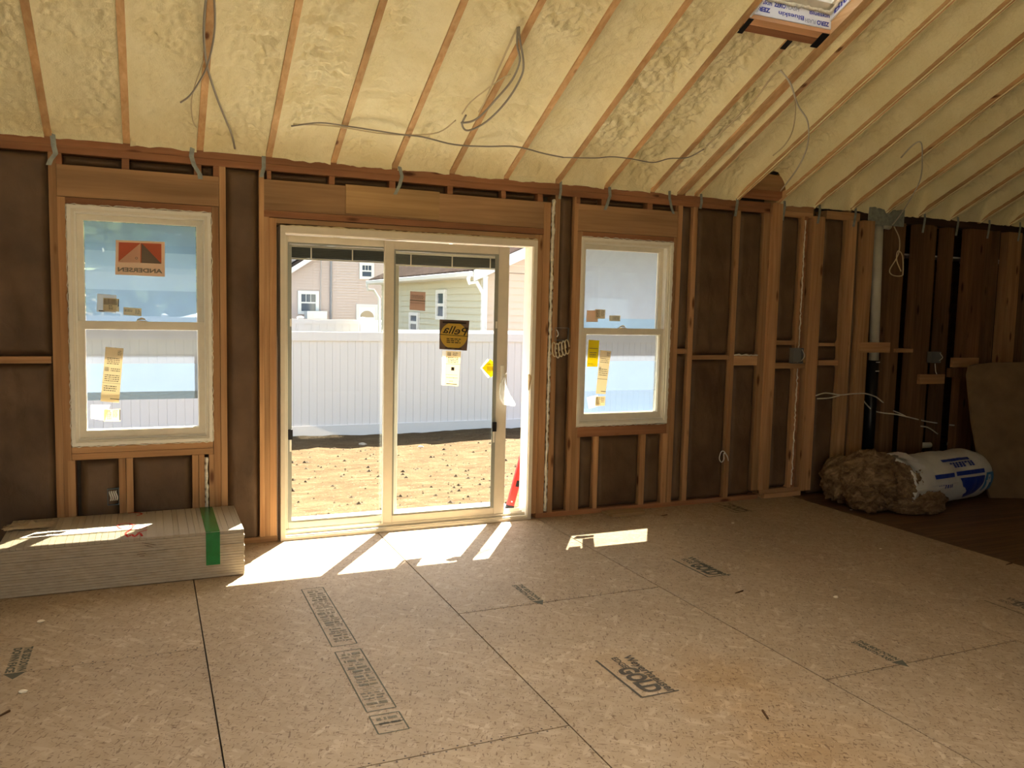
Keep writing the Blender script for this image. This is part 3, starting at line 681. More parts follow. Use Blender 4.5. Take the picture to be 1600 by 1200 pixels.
for k, x in enumerate(RX):
    if not (-2.2 < x < 0.0): backslope('rafter', WR, x-.019, x+.019, 0, 4.6, 0, .06)
# soffit and fascia outside
SOFF = plain('white soffit', (.74, .72, .68), .5)
box('soffit', SOFF, ceil, -3.3, 8.3, D2+.017, .66, 2.14, 2.155); box('fascia', SOFF, ceil, -3.3, 8.3, .66, .68, 2.12, 2.36)
# ---- skylight
sk = struct('window_3', 'skylight well lined with printed white flashing membrane', 'skylight')
MEMB = plain('white flashing membrane', (.80, .82, .88), .35)
slopebox('membrane_lining', MEMB, SKX0, 3.0015, SKT0-.004, SKT0+.006, .024, .15, sk)
def sq(x0, x1, t0, t1, h0, h1, mat, name): return slopebox(name, mat, x0, x1, t0, t1, h0, h1, sk)
sq(2.990, 3.0015, SKT0+.006, SKT1, .07, .15, MEMB, 'membrane_lining'); sq(SKX0, SKX0+.010, SKT0+.006, SKT1, .0, .15, MEMB, 'membrane_lining'); sq(SKX0, 3.0, SKT1-.01, SKT1, .0, .15, MEMB, 'membrane_lining')
for (x0, x1, t0, t1) in ((SKX0, 3.0, SKT0, SKT0+.055), (SKX0, 3.0, SKT1-.055, SKT1), (SKX0, SKX0+.05, SKT0, SKT1), (2.95, 3.0, SKT0, SKT1)):
    sq(x0, x1, t0, t1, .125, .185, VINYL2, 'skylight_frame')
bead([(SKX0+.01, -SKT0-.012, cz(SKT0, .12)), (2.99, -SKT0-.012, cz(SKT0, .12))], .012, 'foam_bead', sk); bead([(2.98, -SKT0-.012, cz(SKT0, .12)), (2.98, -SKT1+.05, cz(SKT1, .12))], .012, 'foam_bead', sk)
MB().add([(x_, -t_, cz(t_, .155)) for x_, t_ in ((SKX0+.03, SKT0+.03), (2.97, SKT0+.03), (2.97, SKT1-.03), (SKX0+.03, SKT1-.03))], [(0, 1, 2, 3)]).build('pane', GLASS, sk)
BLUEI = plain('blue print', (.05, .07, .40), .5); GREYI = plain('pale grey print', (.35, .38, .48), .5)
mbp = MB(); mbg = MB()
def sktext(mb, body, x0, x1, h, hh, bold=.02, inv=False):
    y = -SKT0-.0075
    z0 = cz(SKT0, h)
    if inv: put_text(mb, body, (x1, y, z0+hh), (x0, y, z0+hh), hh, (0, 0, -1), bold)
    else: put_text(mb, body, (x0, y, z0), (x1, y, z0), hh, (0, 0, 1), bold)
sktext(mbp, 'Blueskin', 2.36+.045, 2.55, .090, .024); sktext(mbp, 'ZERO', 2.565, 2.65, .090, .024, .045); sktext(mbg, 'FLASH', 2.655, 2.75, .090, .024); sktext(mbp, 'Blueskin', 2.83, 2.985, .090, .024)
sktext(mbp, 'Blueskin', 2.60, 2.79, .045, .024, inv=True); sktext(mbp, 'ZERO', 2.42, 2.54, .048, .024, .045, inv=True); sktext(mbg, 'FLASH', 2.80, 2.88, .038, .022, inv=True); sktext(mbp, 'ZERO', 2.89, 2.985, .038, .024, .045, inv=True)
y_ = 2.9885
put_text(mbp, 'Blueskin', (y_, -SKT0-.04, cz(SKT0+.04, .085)), (y_, -SKT0-.33, cz(SKT0+.33, .085)), .035, (0, 0, 1), .02)
mbp.build('lettering', BLUEI, sk); mbg.build('lettering', GREYI, sk)
bs = plain('clear film corner', (.75, .80, .88), .2)
MB().tube([(SKX0+.02, -SKT0+.01, cz(SKT0, .02)), (SKX0+.05, -SKT0+.0, cz(SKT0, .05)), (SKX0+.03, -SKT0-.01, cz(SKT0, .07))], [.008, .014, .006], 7).build('film_scrap', bs, sk, smooth=True)

# ================================================================== WINDOWS
def frame_ring(mb, x0, x1, z0, z1, wd, y0, y1, wb=None, wt=None):
    wb = wd if wb is None else wb; wt = wd if wt is None else wt
    mb.box(x0, x0+wd, y0, y1, z0, z1).box(x1-wd, x1, y0, y1, z0, z1).box(x0+wd, x1-wd, y0, y1, z0, z0+wb).box(x0+wd, x1-wd, y0, y1, z1-wt, z1); return mb
def sheet(x0, x1, y, z0, z1, mat, par, name='pane'):
    return MB().add([(x0, y, z0), (x1, y, z0), (x1, y, z1), (x0, y, z1)], [(0, 1, 2, 3)]).build(name, mat, par)
def window(n, label, x0, x1, z0, z1, strips):
    w = struct(n, label, 'window')
    frame_ring(MB(), x0+.002, x1-.002, z0, z1-.002, .020, -.008, .138).build('outer_frame', VINYL2, w)
    frame_ring(MB(), x0+.022, x1-.022, z0+.02, z1-.022, .014, .004, .13).build('inner_frame', VINYL, w)
    frame_ring(MB(), x0+.036, x1-.036, z0+.034, z1-.036, .010, .016, .13).build('jamb_liner', VINYL2, w)
    zm = z0+(z1-z0)*.505
    # lower sash in front, upper sash behind
    a, b_ = x0+.032, x1-.032
    frame_ring(MB(), a, b_, z0+.036, zm+.028, .046, .02, .058, .052, .045).build('lower_sash', VINYL, w)
    frame_ring(MB(), a+.01, b_-.01, zm-.02, z1-.046, .036, .064, .10, .035, .03).build('upper_sash', VINYL, w)
    frame_ring(MB(), a+.044, b_-.044, z0+.086, zm-.015, .007, .030, .05).build('glazing_bead', VINYL2, w)
    frame_ring(MB(), a+.044, b_-.044, zm+.013, z1-.074, .007, .074, .092).build('glazing_bead', VINYL2, w)
    sheet(a+.046, b_-.046, .038, z0+.088, zm-.017, GLASS, w)
    sheet(a+.046, b_-.046, .080, zm+.015, z1-.076, GLASS, w)
    lk = MB(); xc = (x0+x1)/2-.005
    lk.box(xc-.03, xc+.03, .03, .06, zm+.028, zm+.034).tube([(xc-.025, .04, zm+.037), (xc, .035, zm+.046), (xc+.02, .032, zm+.040)], [.004, .007, .004], 8).build('sash_lock', VINYL, w, smooth=False)
    MB().box(x0+.05, x1-.05, .012, .02, z0+.030, z0+.034).build('track_shadow_gap', BLACKP, w)
    for (za, zb, mt, part) in strips:
        y = .046 if part == 'low' else .088
        lo = max(za, (z0+.094 if part == 'low' else zm+.021)); hi = min(zb, (zm-.021 if part == 'low' else z1-.083))
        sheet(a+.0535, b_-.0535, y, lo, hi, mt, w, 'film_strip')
    return w, zm
w1, zm1 = window('window_1', 'left white double hung window with blue film and paper labels', W1L, W1R, WB, WT,
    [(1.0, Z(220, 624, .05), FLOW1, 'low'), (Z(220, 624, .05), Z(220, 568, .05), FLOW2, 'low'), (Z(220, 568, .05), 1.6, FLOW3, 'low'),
     (1.3, Z(200, 453, .09), FILM1, 'up'), (Z(200, 453, .09), Z(200, 393, .09), FILM2, 'up'), (Z(200, 393, .09), 2.3, FILM1, 'up')])
for o in list(w1.children):   # first strip starts at the sash bottom
    pass
w2, zm2 = window('window_2', 'right white double hung window with blue film and paper labels', W2L, W2R, WB, WT,
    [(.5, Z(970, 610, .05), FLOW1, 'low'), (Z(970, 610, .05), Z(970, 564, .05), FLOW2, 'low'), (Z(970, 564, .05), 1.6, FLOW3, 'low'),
     (1.3, Z(970, 498, .09), FILM2, 'up'), (Z(970, 498, .09), Z(970, 426, .09), FILM3, 'up'), (Z(970, 426, .09), 2.3, FILM3, 'up')])

# labels stuck on the glass
def quad(px4, y): return [tuple(B(a, b_, 1, y)) for a, b_ in px4]
def label(parent, px4, y, mat, name='sticker', th=.0006):
    q = quad(px4, y); mb = MB(); mb.add(q+[(a, b_+th, c) for a, b_, c in q], [(0, 1, 2, 3), (7, 6, 5, 4), (0, 4, 5, 1), (1, 5, 6, 2), (2, 6, 7, 3), (3, 7, 4, 0)])
    return mb.build(name, mat, parent)
def inkrows(parent, px4, y, rows, mat=None, seed=1, name='fine_print'):
    """rows: list of (v0,v1,u0,u1,kind) in label coordinates; u to the right, v down"""
    q = [np.array(p) for p in quad(px4, y-.0008)]; r = random.Random(seed); mb = MB()
    def P(u, v): return (q[0]*(1-u)+q[1]*u)*(1-v)+(q[3]*(1-u)+q[2]*u)*v
    for (v0, v1, u0, u1, kind) in rows:
        if kind == 'bar': mb.add([P(u0, v0), P(u1, v0), P(u1, v1), P(u0, v1)], [(0, 1, 2, 3)])
        elif kind == 'code':
            n = 11
            for i in range(n):
                a = u0+(u1-u0)*i/n; mb.add([P(a, v0), P(a+(u1-u0)/n*r.uniform(.25, .7), v0), P(a+(u1-u0)/n*.6, v1), P(a, v1)], [(0, 1, 2, 3)])
        else:
            n = kind
            for i in range(n):
                va = v0+(v1-v0)*i/n; vb = va+(v1-v0)/n*.45; u = u0
                while u < u1-.03:
                    l_ = r.uniform(.03, .14); mb.add([P(u, va), P(min(u+l_, u1), va), P(min(u+l_, u1), vb), P(u, vb)], [(0, 1, 2, 3)]); u += l_+.03
    return mb.build(name, mat or S_GINK, parent)
YL, YU = .036, .077      # just inside the lower / upper pane
def G(p4, y): return p4
# maker's label, upper sash: pale square, red fields, pale and grey triangle, mirrored wordmark
A4 = [(181, 375), (257.5, 378), (257.5, 432.5), (180, 429)]
st = label(w1, A4, YU, S_PEACH)
q = [np.array(p) for p in quad(A4, YU-.0012)]
def PA(u, v): return (q[0]*(1-u)+q[1]*u)*(1-v)+(q[3]*(1-u)+q[2]*u)*v
MB().add([PA(.06, .06), PA(.93, .06), PA(.93, .63), PA(.06, .63)], [(0, 1, 2, 3)]).build('red_field', S_RED, st)
dy = np.array([0, -.0006, 0])
MB().add([PA(.06, .62)+dy, PA(.50, .06)+dy, PA(.50, .63)+dy], [(0, 1, 2)]).build('pale_triangle', S_PEACH, st)
MB().add([PA(.52, .06)+dy, PA(.93, .63)+dy, PA(.52, .63)+dy], [(0, 1, 2)]).build('grey_triangle', S_GREY, st)
mb = MB(); put_text(mb, 'ANDERSEN', PA(.95, .90)+dy, PA(.05, .90)+dy, .024, (0, 0, 1), .035); mb.build('lettering', S_GREY, st)
mb = MB(); n = 10; c0 = PA(.42, .50)+2*dy; ri, ro = .005, .0075
mb.add([c0+np.array([math.cos(2*math.pi*i/n)*r_, 0, math.sin(2*math.pi*i/n)*r_]) for r_ in (ri, ro) for i in range(n)], [(i, (i+1) % n, n+(i+1) % n, n+i) for i in range(n)]); mb.build('round_mark', S_GREY, st)
# small labels upper sash
for (P4, mt, rows, y, par) in [
    ([(152, 459), (182, 461), (181, 489), (151, 487)], S_WHITE, [(.9, .97, .1, .4, 'bar')], YU, w1),
    ([(161, 465), (186, 467), (186, 487), (161, 486)], S_CREAM, [(.05, .5, .05, .9, 'code'), (.55, .9, .35, .6, 3), (.05, .6, .93, 1., 'bar')], YU-.001, w1),
    ([(193, 480), (221, 482), (221, 494), (193, 492)], S_CREAM, [(.2, .85, .65, .95, 4), (.3, .6, .05, .5, 2)], YU, w1),
    ([(165, 542), (193, 544.5), (186, 629.5), (157, 627)], S_CREAM, [(.05, .14, .7, .92, 4), (.19, .32, .15, .85, 4), (.36, .44, .06, .3, 'code'), (.38, .45, .4, .9, 2), (.5, .64, .1, .9, 4), (.65, .655, 0, 1, 'bar'), (.7, .82, .1, .8, 3), (.93, .945, .5, 1, 'bar')], YL, w1),
    ([(142, 632.5), (172, 632.5), (164, 657), (142, 654)], S_WHITE, [], YL, w1),
    ([(162, 640), (188, 639), (188, 658.5), (162, 658.5)], S_CREAM, [(.1, .9, .2, .45, 5), (.1, .7, .55, .85, 6), (.05, .9, .94, 1., 'bar')], YL-.001, w1),
    ([(917, 485), (935, 485), (934, 503), (916, 503)], S_PEACH, [], YU, w2),
    ([(930, 483), (946, 484), (945, 498), (930, 498)], S_CREAM, [(.1, .9, .1, .5, 5), (.1, .8, .6, .9, 5)], YU-.001, w2),
    ([(952, 493), (969.5, 493), (969, 502), (952, 501.5)], S_CREAM, [(.2, .8, .3, .9, 3)], YU, w2),
    ([(920, 531), (936.5, 532), (933.5, 573), (917, 573)], S_YEL, [(.3, .3+.02, .1, .9, 'bar'), (.45, .7, .2, .8, 3), (.88, .92, .1, .6, 1)], YL, w2),
    ([(938, 547), (955, 549), (946, 616), (931, 615)], S_CREAM, [(.03, .12, .65, .9, 4), (.18, .3, .1, .9, 3), (.38, .45, .06, .25, 'code'), (.42, .6, .1, .9, 4), (.65, .66, 0, 1, 'bar'), (.93, .945, .5, 1, 'bar')], YL, w2),
    ([(917, 621), (934, 617), (937, 634), (920, 639)], S_WHITE, [], YL, w2),
    ([(931, 620), (946, 619), (945, 634), (930, 634)], S_CREAM, [(.1, .9, .1, .5, 5), (.1, .7, .55, .9, 6)], YL-.001, w2)]:
    s_ = label(par, P4, y, mt)
    if rows: inkrows(s_, P4, y, rows, seed=int(P4[0][0]))

# ================================================================== SLIDING DOOR
d = struct('door_1', 'sliding glass patio door with cream frame, standing partly open', 'door')
frame_ring(MB(), DL, DR, -.0, 2.055, .030, -.012, .135, .022, .045).build('door_frame', DOORV, d)
MB().box(DL+.03, DR-.03, -.004, .128, .022, .030).box(DL+.03, DR-.03, .028, .032, .03, .05).box(DL+.03, DR-.03, .078, .082, .03, .05).box(DL+.03, DR-.03, .122, .128, .03, .06).build('sill_track', DOORV, d)
MB().box(DR-.036, DR-.0305, .0, .13, .03, 2.01).box(DL+.0305, DL+.034, .0, .13, .03, 2.01).build('jamb_liner', VINYL2, d)
def panel(name, x0, x1, y0, y1, z0, z1, st_, sr, bot, top):
    p = MB(); p.box(x0, x0+st_, y0, y1, z0, z1).box(x1-sr, x1, y0, y1, z0, z1).box(x0+st_, x1-sr, y0, y1, z0, z0+bot).box(x0+st_, x1-sr, y0, y1, z1-top, z1)
    o = p.build(name, DOORV, d, bevel=.004); ym = (y0+y1)/2
    g0, g1, h0, h1 = x0+st_, x1-sr, z0+bot, z1-top
    frame_ring(MB(), g0, g1, h0, h1, .011, y0+.006, y1-.006).build('glazing_bead', GREYV, o)
    sheet(g0+.002, g1-.002, y0+.010, h0+.002, h1-.002, GLASS, o)
    sheet(g0+.002, g1-.002, y1-.010, h0+.002, h1-.002, GLASS, o)
    # raised blind between the panes, with ladder cords and head rail
    bl = MB(); n = 6
    for i in range(n): bl.box(g0+.014, g1-.014, ym-.006, ym+.006, h1-.030-.0115*(i+1), h1-.030-.0115*i-.0006)
    bl.build('blind_stack', GREYB, o)
    MB().box(g0+.012, g1-.012, ym-.006, ym+.006, h1-.030, h1-.014).box(g0+.014, g1-.014, ym-.006, ym+.006, h1-.110, h1-.1005).build('blind_rail', VINYL2, o)
    c = MB()
    for f in (.155, .545, .92) if x0 > .5 else (.22, .62):
        xx = g0+(g1-g0)*f; c.box(xx-.004, xx+.004, ym-.0085, ym-.0065, h1-.108, h1-.03)
    c.build('ladder_cord', VINYL2, o)
    return o, (g0, g1, h0, h1, y0)
GREYV = plain('grey glazing channel', (.30, .31, .27), .5)
fx, gf = panel('fixed_panel', DL+.032, .81, .086, .118, .050, 2.005, .030, .062, .045, .045)
sl, gs = panel('sliding_panel', .695, 1.615, .034, .070, .040, 2.000, .066, .085, .06, .055)
def track(o, x0, x1, y, zk):
    MB().box(x0, x1, y-.004, y, gs[2], gs[3]).build('operator_track', GREYV, o)
    MB().box(x0, x1+.006, y-.016, y-.004, zk, zk+.070).build('blind_operator', BLACKP, o, bevel=.003)
    MB().box(x0+.01, x0+.022, y-.008, y-.004, zk-.08, zk).build('operator_cord_guide', VINYL2, o)
    MB().box(x0+.012, x0+.024, y-.009, y-.004, zk+.75, zk+.80).build('tilt_slider', VINYL2, o)
track(fx, gf[0]-.002, gf[0]+.022, .083, Z(447, 687, .083)); track(sl, gs[1]-.03, gs[1]-.002, .032, Z(775, 674, .03))
MB().box(gs[1]+.03, gs[1]+.052, .018, .034, .95, 1.15).build('door_handle', VINYL2, sl, bevel=.004)
YD = .040
# round maker's mark on a dark square
P4 = [(687, 499), (733.5, 501), (729.5, 548), (686.5, 545.5)]
st = label(sl, P4, YD, S_DARK)
q = [np.array(p) for p in quad(P4, YD-.001)]
n = 28; cc = PA(.5, .52); ex = PA(.97, .52)-cc; ez = PA(.5, .07)-cc
MB().add([cc+ex*math.cos(2*math.pi*i/n)+ez*math.sin(2*math.pi*i/n) for i in range(n)], [tuple(range(n))]).build('yellow_disc', S_GOLD, st)
mb = MB(); put_text(mb, 'Pella', PA(.88, .50)+dy, PA(.10, .44)+dy, .060, (.42, 0, .90), .006); bar3 = [PA(.0, .49)+dy, PA(1, .515)+dy, PA(1, .535)+dy, PA(0, .51)+dy]; mb.add(bar3, [(0, 1, 2, 3)]); mb.build('lettering', S_INK, st)
inkrows(st, P4, YD-.0006, [(.62, .8, .25, .75, 3), (.93, .96, .2, .8, 'bar'), (.06, .12, .1, .9, 'bar')], S_INK, 5)
P4 = [(697, 548), (720.5, 549), (716, 603.5), (695, 602)]
s_ = label(sl, P4, YD, S_CREAM); inkrows(s_, P4, YD, [(.04, .14, .1, .35, 'code'), (.04, .14, .45, .8, 4), (.18, .36, .15, .85, 4), (.37, .38, 0, 1, 'bar'), (.46, .56, .4, .62, 'bar'), (.68, .70, .05, .9, 1), (.76, .8, .1, .9, 1), (.86, .9, .3, .6, 1), (.94, .96, .1, .9, 'bar')], S_INK, 8)
label(sl, [(691, 548), (697, 548), (694.5, 602), (690, 601.5)], YD+.001, S_WHITE)
P4 = [(766, 561), (781, 575), (767, 590), (753, 575)]
label(sl, [(762, 560.5), (772, 575), (763, 591), (751, 575)], YD+.0012, S_WHITE)
s_ = label(sl, P4, YD, S_YEL)
P4b = [(760, 567), (774, 567), (774, 583), (760, 583)]
inkrows(s_, P4b, YD, [(.1, .25, .1, .9, 1), (.35, .8, .1, .9, 4)], S_DARK, 4)
P4 = [(641, 456), (665, 455), (663, 484), (640, 482)]
s_ = label(fx, [(641, 455), (665, 456.5), (664, 486), (640, 484)], .0815, stick('pinkish label paper', (.62, .46, .38))); inkrows(s_, [(641, 455), (665, 456.5), (664, 486), (640, 484)], .0815, [(.2, .4, .1, .9, 3), (.45, .5, .0, 1, 'bar'), (.6, .62, 0, 1, 'bar')], S_GINK, 9)

# ================================================================== OUTSIDE
GZ = -.80
def m_dirt():
    m, nt, b = newmat('dry tan dirt')
    n = N(nt, 'ShaderNodeTexNoise', Scale=3.0, Detail=8.0, Roughness=.7); L(nt, coords(nt, (1, 2.6, 1), rand=False), n.inputs[0])
    col = ramp(nt, n.outputs[0], [(.3, (.052, .030, .014)), (.55, (.085, .056, .027)), (.75, (.13, .098, .054))])
    n2 = N(nt, 'ShaderNodeTexNoise', Scale=28.0, Detail=3.0); L(nt, coords(nt, (1, 1.6, 1), rand=False), n2.inputs[0])
    col = mixc(nt, ramp(nt, n2.outputs[0], [(.60, 0.), (.66, .75)]), col, (.05, .04, .025))
    v = N(nt, 'ShaderNodeTexVoronoi', Scale=16.0); L(nt, coords(nt, (1, 1, 1), rand=False), v.inputs[0])
    col = mixc(nt, ramp(nt, v.outputs['Distance'], [(.10, .5), (.16, 0.)]), col, (.30, .25, .18))
    L(nt, col, b.inputs['Base Color']); b.inputs['Roughness'].default_value = .95; b.inputs['Specular IOR Level'].default_value = .05
    bump(nt, b, n2.outputs[0], .6, .03); return m
DIRT = m_dirt()
xs_ = np.linspace(-14, 26, 240); ys_ = np.linspace(.7, 30, 200)
XX, YY = np.meshgrid(xs_, ys_)
ZZ = GZ-.06+.10*fbm(XX*.8, YY*.8, 3, 5)+.05*fbm(XX*4, YY*4, 3, 6)
o = gridmesh(np.stack([XX, YY, ZZ], -1), 'ground', DIRT, None, True, (0, 0, 0)); tag(o, 'bare tan dirt yard outside the sliding door', 'ground', kind='structure')
lawn = plain('far ground', (.16, .17, .07), .95, noise=.3, nscale=2)
o = box('far_ground', lawn, None, -80, 80, -60, 120, GZ-.9, GZ-.35); tag(o, 'grassy ground of the neighbourhood beyond the yard', 'ground', kind='structure')
# stones on the dirt
STONE = plain('tan stone', (.40, .33, .24), .9, noise=.3, nscale=10)
def rock(c, r, name, mat, seed, sq=.6):
    rr = random.Random(seed); mb = MB(); vs = []; n, m_ = 7, 5
    for i in range(m_):
        th = math.pi*(i+.5)/m_
        for k in range(n): 
            ph = 2*math.pi*k/n+rr.uniform(-.2, .2); q_ = r*rr.uniform(.8, 1.15); vs.append((c[0]+q_*math.sin(th)*math.cos(ph)*1.3, c[1]+q_*math.sin(th)*math.sin(ph), c[2]+r*sq*math.cos(th)+r*sq*.6))
    fs = [(i*n+k, (i+1)*n+k, (i+1)*n+(k+1) % n, i*n+(k+1) % n) for i in range(m_-1) for k in range(n)]+[tuple(range(n)), tuple(range(m_*n-1, m_*n-n-1, -1))]
    return mb.add(vs, fs).build(name, mat, None, smooth=False, own=True)
for k, (a, b_, r_, lb) in enumerate([(566, 693, .06, 'pale stone in the shade close to the fence foot'), (481, 783, .045, 'tan stone on the dirt beyond the left door panel'), (662, 783, .05, 'brown stone on the dirt just beyond the slab'), (657, 697, .05, 'small stone at the edge of the fence shadow'), (590, 776, .04, 'small stone near the end of the slab')]):
    p = B(a, b_, 2, GZ+.02); tag(rock((p[0], p[1], GZ-.02), r_, 'stone', STONE, k), lb, 'stone', 'loose stones on the dirt yard')
mb = MB(); r2 = random.Random(12)
for k in range(1700):
    y = 1.2+7.9*r2.random()**1.3; x = r2.uniform(-1.5, 6.5); r_ = r2.choice([.008, .012, .018, .03])*r2.uniform(.7, 1.3)
    j = int((x+14)/40*239); i = int((y-.7)/29.3*199); z = float(ZZ[i, j])
    c = [(x+r_*1.5*math.cos(a)*r2.uniform(.6, 1.2), y+r_*math.sin(a)*r2.uniform(.6, 1.2), z-.004) for a in (0, 1.3, 2.5, 3.8, 5.1)]+[(x+r2.uniform(-.3, .3)*r_, y, z+r_*r2.uniform(.5, 1))]
    mb.add(c, [(0, 1, 5), (1, 2, 5), (2, 3, 5), (3, 4, 5), (4, 0, 5)])
tag(mb.build('dirt_clods', plain('dirt clod', (.085, .058, .03), .95), None), 'scattered dirt clods and pebbles on the yard', 'dirt', kind='stuff')
# threshold slab
s0 = struct('trim_1', 'sunlit pale concrete landing outside the sliding door', 'landing')
MB().box(-.25, 2.0, D2+.018, 1.0, -.8, -.10).build('landing_slab', CONC, s0, bevel=.01)
# near fence
def fence(name, lb, x0, x1, y, zb, zt, pitch, posts, pw=.127, axis=0, grp='vinyl fences in the yards'):
    f = thing(name, lb, 'fence', ((x0+x1)/2, y, zb), grp)
    n = int((x1-x0)/pitch)
    P0 = MB()
    me = None
    for k in range(n):
        a = x0+k*pitch
        if me is None:
            o = MB().hexa([(a+.0035, y-.002, zb+.16), (a+pitch-.0035, y-.002, zb+.16), (a+pitch, y+.006, zb+.16), (a, y+.006, zb+.16), (a+.0035, y-.002, zt-.12), (a+pitch-.0035, y-.002, zt-.12), (a+pitch, y+.006, zt-.12), (a, y+.006, zt-.12)]).build('picket', FENCE, f); me = o
        else:
            o = me.copy(); C.objects.link(o); o.parent = f; o.location = (k*pitch, 0, 0)
    box('rail', FENCE, f, x0, x1, y-.025, y+.03, zt-.16, zt); box('rail', FENCEG, f, x0, x1, y-.025, y+.03, zb+.0, zb+.20)
    box('infill_board', FENCE, f, x0, x1, y+.0065, y+.02, zb+.1, zt-.1)
    for xp in posts:
        mb = MB().box(xp-pw/2, xp+pw/2, y-.02, y+pw-.02, zb-.05, zt+.06); mb.build('post', FENCE, f)
        MB().hexa([(xp-pw/2-.015, y-.04, zt+.06), (xp+pw/2+.015, y-.04, zt+.06), (xp+pw/2+.015, y+pw, zt+.06), (xp-pw/2-.015, y+pw, zt+.06), (xp-.02, y+.03, zt+.11), (xp+.02, y+.03, zt+.11), (xp+.02, y+.07, zt+.11), (xp-.02, y+.07, zt+.11)]).build('post_cap', FENCE, f)
    return f
fence('yard_fence', 'long white vinyl privacy fence close behind the dirt yard', -9, 16, 9.35, GZ, 1.08, .137, [])
y2 = 24.0
p470, p567, p598 = B(470, 500, 1, y2)[0], B(567, 500, 1, y2)[0], B(598, 500, 1, y2)[0]
ztf = Z(500, 499, y2)
fence('yard_fence', 'pale vinyl fence with capped posts in front of the pink sided house', p470-8.0, p598, y2, GZ, ztf, .27, [p470-2*(p567-p470), p470-(p567-p470), p470, p567], pw=.2)
y3 = 11.5; a3 = B(598, 515, 1, y3); b3 = B(778, 517, 1, y3)
f3 = fence('yard_fence', 'sunlit white fence running below the yellowish sided house', a3[0], b3[0]+.6, y3, GZ, a3[2], .27, [])
# siding helper: real overlapping laps
def siding(mat, parent, x0, x1, z0, z1, y, lap=.12, axis='x', side=-1):
    mb = MB(); n = int((z1-z0)/lap)+1; dpt = .034
    for k in range(n):
        a = z0+k*lap; b_ = min(a+lap, z1)
        if b_ <= a: break
        if axis == 'x': mb.add([(x0, y+side*dpt, a), (x1, y+side*dpt, a), (x1, y, b_), (x0, y, b_), (x0, y, a), (x1, y, a)], [(0, 1, 2, 3), (4, 5, 1, 0)])
        else: mb.add([(y+side*dpt, x0, a), (y+side*dpt, x1, a), (y, x1, b_), (y, x0, b_), (y, x0, a), (y, x1, a)], [(0, 3, 2, 1), (4, 0, 1, 5)])
    o = mb.build('siding', mat, parent); return o
PINKS = plain('pinkish beige siding', (.52, .43, .39), .6); GREENS = plain('pale yellowish siding', (.52, .50, .39), .6); PEACH = plain('peach siding', (.50, .40, .32), .6)
TRIMW = plain('white house trim', (.66, .66, .64), .5); DGL = plain('dark window glass', (.07, .09, .12), .1, spec=.6)
def m_shingle():
    m, nt, b = newmat('brown shingles'); b.inputs['Specular IOR Level'].default_value = 0.0; b.inputs['Roughness'].default_value = 1.0; n = N(nt, 'ShaderNodeTexNoise', Scale=9.0, Detail=4.0); L(nt, coords(nt, (1, 1, 1), rand=False), n.inputs[0])
    br = N(nt, 'ShaderNodeTexBrick'); br.inputs['Scale'].default_value = 1.0; br.inputs['Row Height'].default_value = .14; br.inputs['Brick Width'].default_value = .3; br.inputs['Mortar Size'].default_value = .012
    br.inputs['Color1'].default_value = rgb((.040, .030, .026)); br.inputs['Color2'].default_value = rgb((.062, .047, .041)); br.inputs['Mortar'].default_value = rgb((.022, .017, .015)); L(nt, coords(nt, (0, 1, 1), rand=False), br.inputs[0])
    L(nt, mixc(nt, 1.0, br.outputs[0], ramp(nt, n.outputs[0], [(.3, .8), (.7, 1.2)]), 'MULTIPLY'), b.inputs['Base Color']); return m
SHING = m_shingle()
def hwin(parent, px0, py0, px1, py1, y, trim=.10, panes=2):
    a = B(px0, py1, 1, y); b_ = B(px1, py0, 1, y); x0, x1, z0, z1 = a[0], b_[0], a[2], b_[2]
    f = frame_ring(MB(), x0, x1, z0, z1, trim, y-.09, y+.0).build('window', TRIMW, parent)
    MB().box(x0+trim, x1-trim, y-.05, y-.03, z0+trim, z1-trim).build('pane', DGL, f)
    zc = (z0+z1)/2; MB().box(x0+trim, x1-trim, y-.08, y-.04, zc-.03, zc+.03).build('meeting_rail', TRIMW, f)
    for k in range(1, 3): 
        xx = x0+trim+(x1-x0-2*trim)*k/3; MB().box(xx-.01, xx+.01, y-.056, y-.05, zc, z1-trim).build('muntin', TRIMW, f)
    return f
# house A, two storeys
yA = 30.0
hA = thing('house', 'two storey pinkish beige sided house behind the far fence', 'house', (2, yA+4, GZ))
xa0, xa1 = B(440, 470, 1, yA)[0], B(700, 470, 1, yA)[0]
siding(PINKS, hA, xa0, xa1, GZ, 7.2, yA, .115); box('wall', PINKS, hA, xa0, xa1, yA+.02, yA+8, GZ, 6.9)
hwin(hA, 465, 455, 498, 491, yA, .14); hwin(hA, 561, 411, 584, 436, yA, .12)
a = B(556, 505, 1, yA); b_ = B(590, 476, 1, yA)
dA = frame_ring(MB(), a[0], b_[0], GZ, b_[2], .12, yA-.08, yA).build('entry_door_frame', TRIMW, hA)
box('door_leaf', plain('pale door', (.72, .76, .78), .5), dA, a[0]+.12, b_[0]-.12, yA-.05, yA-.02, GZ, b_[2]-.12)
mb = MB(); cx = (a[0]+b_[0])/2; cz_ = b_[2]-.55; n = 9
mb.add([(cx, yA-.06, cz_)]+[(cx+.30*math.cos(math.pi*i/n), yA-.06, cz_+.28*math.sin(math.pi*i/n)) for i in range(n+1)], [(0, i+1, i+2) for i in range(n)]); mb.build('fan_light', plain('fan light glass', (.35, .28, .2), .3), dA)
MB().tube([(X(516.5, 470, yA), yA-.08, GZ), (X(516.5, 470, yA), yA-.08, 7.0)], .045, 6, smooth=0).build('vertical_pipe', plain('grey pipe', (.25, .25, .27), .5), hA)
